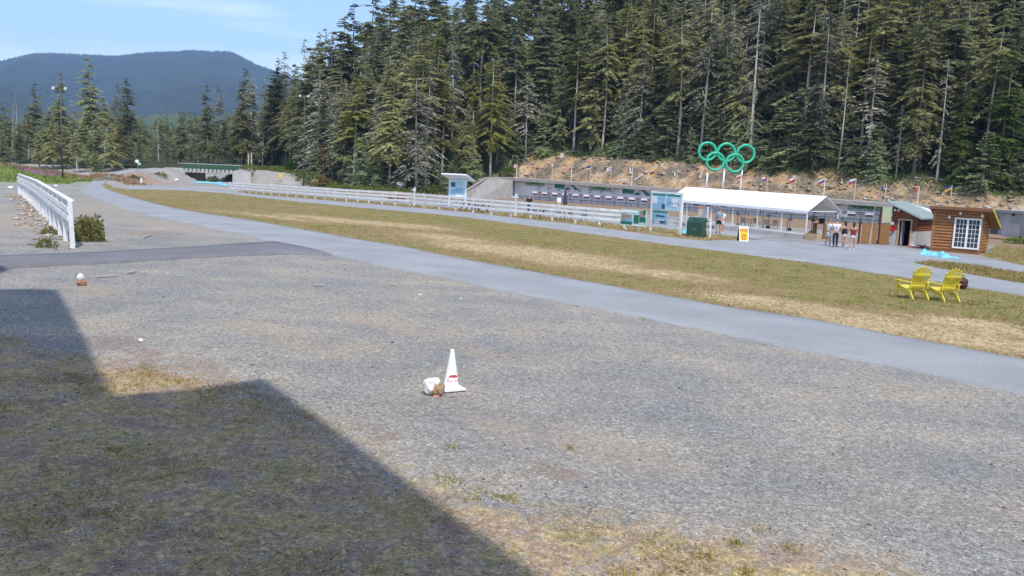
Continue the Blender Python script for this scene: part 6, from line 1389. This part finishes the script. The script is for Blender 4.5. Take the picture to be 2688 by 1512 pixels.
# shooting scopes on tripods under the tent
for i, (px, py) in enumerate(((2072, 606), (2015, 600), (1935, 594))):
    p = g(px, py); o = thing('spotting_scope', ['black stand near the right end of the tent', 'black stand in the middle of the tent', 'black stand near the left end of the tent'][i], 'stand', p, 0, 'stands in the tent'); MB().tube([(0, 0, 0), (0, 0, 1.5)], .02, 5).build('pole', M['black'], o); MB().box((0, 0, 1.15 if i else 1.0), (.32, .1, .28)).build('screen', M['darkgrey'], o)
    MB().lathe([(0, 0), (.18, 0), (.18, .25), (0, .25)], 10).build('base', M['black'], o)

# ---- lamp posts
def lamp(px, yb, yt, lab):
    p = g(px, yb); H = (yb - yt) * depth(p) / FPX; o = thing('light_pole', lab, 'lamp', p); MB().tube([(0, 0, -.1), (0, 0, H)], [.11, .07], 8).build('pole', M['pole_wood'] if False else M['darkgrey'], o, smooth=True)
    MB().box((0, 0, H - .12), (1.9, .08, .08)).build('cross_arm', M['darkgrey'], o)
    for s_ in (-1, 1):
        h_ = MB().box((s_ * .85, -.12, H + .05), (.42, .3, .34), Matrix.Rotation(rad(-25), 3, 'X')).build('lamp_head', M['steel'], o); MB().box((s_ * .85, -.27, H - .01), (.34, .03, .26), Matrix.Rotation(rad(-25), 3, 'X')).build('lens', M['white'], h_)
lamp(165, 468, 238, 'tall light pole with two lamps on the grassy mound at the left'); lamp(797, 488, 258, 'tall light pole with two lamps behind the white fence')
# ---- bridge
Zb = 176
bl, br = at(437, 441, Zb), at(612, 443, Zb + 2); db = Vector((br.x - bl.x, br.y - bl.y, 0)); Lbr = db.length; zb0 = tz(lerp(bl.x, br.x, .5), lerp(bl.y, br.y, .5) - 3)
brg = thing('bridge', 'small bridge with concrete abutments, timber beams and green railing', 'bridge', (bl.x, bl.y, zb0), yaw(db)); sb = Zb / FPX; hb_ = bl.z - zb0
def bx(px): return (px - 437) * sb
for a_, b_, dz, nm in ((437, 489, 0, 'abutment'), (608, 655, -.1, 'abutment')): MB().box(((bx(a_) + bx(b_)) / 2, 1.5, hb_ / 2 - .8 + dz), (bx(b_) - bx(a_), 7, hb_ + 1.8)).build(nm, M['concrete_pale'], brg)
MB().box((bx(504), 3.2, hb_ / 2 - .7), (bx(530) - bx(489), 2, hb_ + .2)).build('pier', M['concrete'], brg)
MB().box(((bx(489) + bx(608)) / 2, 1.5, hb_ - .45), (bx(608) - bx(489) - .02, 6.6, .5)).build('deck', M['concrete_pale'], brg)
for k in range(12): MB().box((lerp(bx(493), bx(605), k / 11), -2.1, hb_ - .25), (.45, .35, .75)).build('beam_end', M['concrete_pale'], brg)
MB().box(((bx(489) + bx(608)) / 2, -1.95, hb_ + .1), (bx(612) - bx(485), .2, .22)).build('edge_beam', M['sign_darkgreen'], brg)
for y in (-1.9, 4.9):
    MB().box(((bx(470) + bx(628)) / 2, y, hb_ + 1.15), (bx(628) - bx(470), .12, .12)).build('handrail', M['roof_green'], brg); MB().box(((bx(480) + bx(625)) / 2, y, hb_ + .65), (bx(625) - bx(480), .06, .08)).build('rail', M['sign_darkgreen'], brg)
    for k in range(13): MB().box((lerp(bx(484), bx(624), k / 12), y, hb_ + .6), (.09, .09, 1.15)).build('rail_post', M['sign_darkgreen'], brg)
for px, lab in ((652, 'left of two weathered timber posts right of the bridge'), (660, 'right of two weathered timber posts right of the bridge')):
    p = at(px, 440, 183); o = tag(MB().tube([(0, 0, -1), (0, 0, 3.4)], [.14, .12], 7).box((0, 0, 3.42), (.3, .3, .06)).build('timber_post', M['pole_wood']), lab, 'post'); o.location = (p.x, p.y, tz(p.x, p.y))
# signs and small things near the bridge
p = g(362, 450); o = thing('trail_sign', 'green and white trail sign on a post beside the ramp road', 'sign', p); MB().box((0, 0, .9), (.12, .12, 2.0)).build('post', M['sign_green'], o); MB().box((-.1, -.08, 1.9), (.6, .05, .55)).build('panel', M['white_clean'], o); MB().box((.35, -.08, 1.45), (.5, .05, .4)).build('lower_panel', M['mint'], o)
p = g(737, 478); o = thing('yellow_sign', 'yellow square sign on a post behind the left end of the fence', 'sign', p); MB().box((0, 0, .7), (.08, .08, 1.5)).build('post', M['steel'], o); MB().box((0, -.06, 1.35), (.72, .04, .85)).build('panel', M['sign_yellow'], o)
p = g(371, 480); o = tag(MB().tube([(0, 0, 0), (0, 0, .7), (0, 0, .85)], [.14, .12, .04], 8).box((0, 0, .03), (.4, .4, .06)).build('white_marker', M['white_clean']), 'small white marker standing on the gravel below the ramp', 'marker'); o.location = p
p = g(1001, 478); o = thing('leaning_board', 'pale mint board leaning in the scrub behind the fence', 'board', p); MB().box((0, 0, .45), (.55, .06, .9), Matrix.Rotation(.25, 3, 'Y')).build('panel', M['mint'], o); MB().box((0, .1, .3), (.08, .08, .7)).build('stake', M['pole_wood'], o)
for px, py, r_, lab, m_ in ((1052, 487, .95, 'large whitish boulder in the scrub behind the fence', 'rock_white'), (905, 475, .7, 'pinkish boulder in the scrub right of the second light pole', 'rock_tan'), (960, 478, .8, 'flat pale boulder below the dead trunk behind the fence', 'rock_white'), (463, 474, .5, 'white stone at the foot of the bridge embankment', 'rock_white'), (1105, 487, .6, 'brownish boulder behind the first marker post', 'rock_tan')):
    p = g(px, py); o = tag(MB().blob((0, 0, .2 * r_), (r_, r_ * .8, r_ * .55), int(px), 3, .22).build('boulder', M[m_], None, smooth=False), lab, 'boulder'); o.location = p
def tarp(px0, py0, px1, py1, w, h, lab, seed):
    a_, b_ = g(px0, py0), g(px1, py1); d = Vector((b_.x - a_.x, b_.y - a_.y, 0)); L = d.length; nx, ny = 26, 9; V = []; q = random.Random(seed); ph = [q.uniform(0, 6) for _ in range(4)]
    for i in range(nx + 1):
        for j in range(ny + 1):
            u_, v_ = i / nx, j / ny; e = math.sin(math.pi * v_) ** .7 * (math.sin(math.pi * min(1, max(0, u_))) ** .4)
            z = h * e * (.5 + .28 * math.sin(u_ * 9 + ph[0]) * math.sin(v_ * 4 + ph[1]) + .14 * math.sin(u_ * 23 + ph[2] + v_ * 9) + .06 * math.sin(u_ * 50 + v_ * 20)); V.append((u_ * L, (v_ - .5) * w * (1 + .25 * math.sin(u_ * 9 + ph[3])), max(.012, z)))
    o = tag(MB().add(V, [(i * (ny + 1) + j, (i + 1) * (ny + 1) + j, (i + 1) * (ny + 1) + j + 1, i * (ny + 1) + j + 1) for i in range(nx) for j in range(ny)]).build('tarp', M['tarp']), lab, 'tarp'); o.location = a_; o.location.z += .03; o.rotation_euler.z = yaw(d)
tarp(2418, 668, 2448, 672, .9, .42, 'crumpled light blue tarp heap, left of the two before the cabin', 3); tarp(2443, 671, 2500, 680, 1.0, .45, 'long crumpled light blue tarp before the cabin', 5)
tarp(508, 479, 572, 483, 1.6, .5, 'light blue tarps rolled out before the bridge', 7); tarp(568, 482, 592, 488, 1.4, .7, 'light blue tarp heap at the left end of the fence', 9); tarp(1788, 612, 1802, 614, .8, .55, 'light blue tarp behind the green bin', 11)
# tree stump and logs on the bank
for px, py, r_, lab in ((2022, 432, .75, 'grey tree stump on the bank right of the rings'), (1475, 412, .6, 'upturned grey root stump on the bank above the range')):
    p = g(px, py); o = thing('tree_stump', lab, 'stump', p); MB().lathe([(r_ * 1.3, -.3), (r_ * .9, .2), (r_ * .7, r_ * 1.3), (0, r_ * 1.35)], 11).build('stump', M['driftwood'], o)
    for k in range(5): MB().tube([(0, 0, .25), (r_ * 1.2 * math.cos(k * 1.3), r_ * 1.2 * math.sin(k * 1.3), .15), (r_ * 2 * math.cos(k * 1.3 + .2), r_ * 2 * math.sin(k * 1.3 + .2), -.1)], [.16, .1, .04], 6).build('root', M['driftwood'], o)
LOGS = [((1338, 433), (1356, 398), 'leaning bleached log at the left top of the bank'), ((1368, 420), (1400, 402), 'white log lying in the bushes above the range'), ((1735, 442), (1748, 422), 'pale log lying on the bank left of the rings'), ((1665, 475), (1688, 462), 'pale curved branch low on the bank'), ((1836, 472), (1843, 452), 'upright pale branch on the bank by the left ring post'),
        ((1795, 425), (1830, 405), 'grey root log on the bank behind the rings'), ((2262, 480), (2290, 468), 'bleached branch on the bank above the mural'), ((2335, 462), (2420, 470), 'long grey log along the top of the right bank'), ((2430, 468), (2500, 480), 'grey driftwood log at the top of the right bank'), ((1480, 402), (1530, 396), 'pale fallen trunk between the trees above the range')]
for (xa, ya), (xb, yb), lab in LOGS:
    a_, b_ = g(xa, ya), g(xb, yb); d = b_ - a_
    if d.length > 9: b_ = a_ + d * (9 / d.length)
    o = tag(MB().tube([(0, 0, .1), ((b_ - a_) * .5 + Vector((0, 0, .22))), ((b_ - a_) + Vector((0, 0, .12)))], [.2, .17, .08], 7).build('log', M['driftwood']), lab, 'log'); o.location = a_

# ---- yellow adirondack chairs
def adirondack():
    o = thing('garden_chair', 'yellow plastic garden chair', 'chair')
    # local: faces +y (away from the camera), x across
    back = []; 
    for i in range(7):
        x = (i - 3) * .083; h = .78 - .028 * (i - 3) ** 2 * .55; fan = (i - 3) * .018
        mm = MB(); a_ = Vector((x * .82, -.12, .30)); b_ = Vector((x + fan, -.44, .30 + h)); mm.beam(a_, b_, .074, .022, up=(0, 1, 0.4)); mm.build('back_slat', M['yellow'], o, bevel=.006)
    for z, y, w in ((.42, -.215, .52), (.80, -.375, .62)): MB().box((0, y, z), (w, .025, .06), Matrix.Rotation(rad(22), 3, 'X')).build('back_brace', M['yellow'], o, bevel=.005)
    for i in range(6):
        y = -.10 + i * .10; MB().box((0, y, .30 + .018 * i + (.0 if i < 5 else -.02)), (.52, .09, .022), Matrix.Rotation(rad(9), 3, 'X')).build('seat_slat', M['yellow'], o, bevel=.005)
    for s_ in (-1, 1):
        MB().box((s_ * .34, .08, .56), (.13, .72, .024)).build('armrest', M['yellow'], o, bevel=.008)
        MB().beam((s_ * .31, .40, 0), (s_ * .31, .38, .55), .03, .11, up=(0, 1, 0)).build('front_leg', M['yellow'], o, bevel=.005)
        MB().beam((s_ * .27, .40, .36), (s_ * .27, -.30, .20), .03, .12).build('seat_rail', M['yellow'], o)
        MB().beam((s_ * .27, -.20, .26), (s_ * .27, -.42, 0), .035, .11, up=(0, 1, 0)).build('rear_leg', M['yellow'], o, bevel=.005)
        MB().box((s_ * .30, -.28, .46), (.03, .05, .2)).build('arm_support', M['yellow'], o)
    return o
ad = adirondack(); ad2 = copy_tree(ad)
for c, px, py, rz, lab in ((ad, 2394, 783, rad(10), 'left of the two yellow garden chairs on the lawn'), (ad2, 2474, 789, rad(12), 'right yellow garden chair on the lawn, next to the dark barrel')):
    p = g(px, py); c.location = p; c.rotation_euler.z = rz; c['label'] = lab; c['group'] = 'yellow garden chairs'; c.scale = (1.03, 1.03, 1.03)
p = g(2519, 756); o = thing('barrel_planter', 'dark brown half barrel planter beside the right yellow chair', 'planter', p); MB().lathe([(0, 0), (.22, 0), (.27, .16), (.27, .28), (.24, .36), (.21, .36), (.2, .3), (0, .3)], 18).build('barrel', M['maroon'], o, smooth=True)
for z in (.09, .27): MB().lathe([(.262, z - .015), (.275, z - .015), (.275, z + .015), (.262, z + .015)], 18).build('hoop', M['black'], o)
link('plant', BUSH['green'][0], o, (-.03, 0, .3)).scale = (.2, .2, .17)

# ---- traffic cone with printed emblem, sandbag
p = g(1184, 1024); sc0 = depth(p) / FPX; Hk = 107 * sc0 * 1.02; cone = thing('traffic_cone', 'white traffic cone with red lettering standing on the gravel', 'cone', p, rad(28))
rb, rt = .115, .030; prof = [(rb + .012, .05), (rb, .06), (rt, Hk - .02), (rt - .004, Hk), (rt - .012, Hk), (rt - .014, Hk - .04)]
MB().lathe(prof, 40).build('body', M['white_clean'], cone, smooth=True)
MB().box((0, 0, .034), (.34, .34, .034)).build('base', M['white_clean'], cone, bevel=.012); MB().box((0, 0, .009), (.325, .325, .018)).build('rubber_foot', M['black'], cone, bevel=.004)
def on_cone(me, zc_, az):
    for v in me.vertices:
        z = zc_ + v.co.y; r_ = lerp(rb, rt, (z - .06) / (Hk - .08)) + .0015; a_ = az + v.co.x / r_; v.co = (r_ * math.cos(a_), r_ * math.sin(a_), z)
    return me
import bmesh
def flat_shape(polys, name, mt):
    bm = bmesh.new()
    for pts in polys:
        f = bm.faces.new([bm.verts.new((x, y, 0)) for x, y in pts])
    bmesh.ops.triangulate(bm, faces=bm.faces[:]); bmesh.ops.subdivide_edges(bm, edges=bm.edges[:], cuts=2, use_grid_fill=True)
    me = bpy.data.meshes.new(name); bm.to_mesh(me); bm.free(); me.materials.append(mt); return me
M['print_red'] = mat('printed_red', (0.55, 0.05, 0.06), .5, .05); M['print_gold'] = mat('printed_gold', (0.85, 0.45, 0.03), .5, .05)
AZ = rad(-90 + 25) - rad(28) 
me = text_mesh('Red Bull', .062); 
bm = bmesh.new(); bm.from_mesh(me); bmesh.ops.subdivide_edges(bm, edges=bm.edges[:], cuts=1); bm.to_mesh(me); bm.free(); me.materials.append(M['print_red']); link('lettering', on_cone(me, Hk * .26, AZ), cone)
bull = [(-.075, -.008), (-.055, .005), (-.035, .022), (-.012, .030), (.006, .022), (.010, .006), (.016, -.012), (.006, -.020), (-.004, -.006), (-.022, -.004), (-.034, -.016), (-.042, -.020), (-.038, -.006), (-.056, -.010)]
sun_ = [(0.0 + .026 * math.cos(k * .5236), .008 + .026 * math.sin(k * .5236)) for k in range(12)]
link('emblem_disc', on_cone(flat_shape([sun_], 'emblem_disc', M['print_gold']), Hk * .36, AZ), cone)
for sg in (-1, 1):
    me = flat_shape([[(sg * (x - .012) if sg > 0 else -(x - .012), y) for x, y in bull]], 'emblem_bull', M['print_red']); me = on_cone(me, Hk * .36, AZ)
    for v in me.vertices: v.co.x *= 1.008; v.co.y *= 1.008
    link('emblem_bull', me, cone)
p = g(1137, 1036); o = thing('painted_rock', 'lumpy rock painted white on its left half, lying beside the cone', 'rock', p)
rk = MB().blob((0, 0, .11), (.145, .12, .145), 21, 4, .16, flat=-.105); oo = rk.build('rock', [M['rock_tan'], M['rock_white']], o)
for f in oo.data.polygons:
    c_ = f.center; f.material_index = 1 if (c_.z > .10 + c_.x * 1.4 + .04 * math.sin(c_.x * 60) or c_.x < -.07) else 0
MB().blob((.10, -.06, .09), (.075, .075, .085), 33, 3, .2, flat=-.085).build('lump', M['rock_tan'], o)
MB().blob((.06, -.11, .012), (.06, .03, .014), 5, 2, .2).build('red_scrap', M['notice_orange'], o)
p = g(214, 750); o = tag(MB().blob((0, 0, .07), (.115, .10, .085), 13, 3, .12, flat=-.07).build('brown_stone', M['rock_brown']), 'round brown stone under a white one on the gravel at the left', 'stone'); o.location = p
o = tag(MB().blob((-.02, 0, .21), (.075, .06, .085), 17, 3, .15).build('white_stone', M['rock_white']), 'white stone balanced on the brown stone at the left', 'stone'); o.location = p
# scraps of pale wood on the gravel
for i, (xa, ya, xb, yb, lab) in enumerate(((377, 626, 410, 617, 'long pale wood splinter lying right of the left fence'), (250, 731, 305, 727, 'thin pale stick on the gravel right of the two stones'), (333, 721, 358, 715, 'pale stick on the gravel before the dark side road'), (372, 720, 385, 719, 'short pale stick on the gravel before the dark side road'), (822, 752, 850, 751, 'white scrap lying on the gravel before the path'), (1670, 628, 1688, 630, 'white scrap lying on the path by the info board'))):
    a_, b_ = g(xa, ya), g(xb, yb); d = b_ - a_; L_ = min(d.length, 1.1); d = d.normalized() * L_
    o = tag(MB().beam((0, 0, .05), d + Vector((0, 0, .05)), .07, .025).build('wood_scrap', M['driftwood']), lab, 'stick'); o.location = a_
for px, py, r_, lab in ((1103, 775, .045, 'white stone on the gravel near the path, left of the middle'), (1210, 784, .03, 'small white stone on the gravel near the path'), (28, 494, .25, 'white stone at the foot of the grassy mound'), (147, 490, .22, 'white stone between the mound and the ramp road'), (370, 895, .05, 'small whitish stone at the edge of the building shadow')):
    p = g(px, py); o = tag(MB().blob((0, 0, r_ * .3), (r_, r_ * .8, r_ * .6), int(px), 2, .2).build('white_stone', M['rock_white']), lab, 'stone'); o.location = p

# ---- unseen building behind the camera; its roof is shaped to throw the foreground shadow
def shadow_src(px, py, h):                                   # roof point at height h whose shadow falls on this ground point
    q = g(px, py, G); L = (h - q.z) / math.tan(SUN_EL); return (q.x + SUN_AZ[0] * L, q.y + SUN_AZ[1] * L, h)
hB = 18.0  # roof set this high so that it blocks less sky light
edge = [shadow_src(*p, hB) for p in ((1480, 1590), (1390, 1512), (1040, 1260), (790, 1078), (690, 1002), (510, 1030), (287, 1052), (262, 1000), (215, 900), (175, 820), (142, 766), (70, 764), (0, 764))]
shadow_bld = thing('lodge_building', 'timing building behind the camera with a wide flat roof', 'building', (0, 0, 0))
outl = edge + [(edge[-1][0] - 5, edge[-1][1] - 3, hB), (-12.5, -13, hB), (edge[0][0], -13, hB)]
mm = MB(); n = len(outl); mm.add([(x, y, z) for x, y, z in outl] + [(x, y, z + .35) for x, y, z in outl], [tuple(range(n))[::-1], tuple(range(n, 2 * n))] + [(i, (i + 1) % n, (i + 1) % n + n, i + n) for i in range(n)]); mm.build('roof', M['white'], shadow_bld)  # outline follows the wanted shadow; white added to bounce light into it
MB().box((-5.5, -7.0, hB / 2 - .3), (13, 9, hB + .58)).build('wall', M['wood_red'], shadow_bld)
for x, y in ((-11, 10.5), (-9.2, 5.5)): MB().tube([(x, y, -.3), (x, y, hB)], .3, 10).build('column', M['wood_red'], shadow_bld)
for x in (-10, -6, -2.5):
    w_ = MB().box((x, -2.46, 1.7), (1.8, .08, 1.5)).build('window', M['white'], shadow_bld); MB().box((x, -2.41, 1.7), (1.6, .04, 1.3)).build('pane', M['glass'], w_)
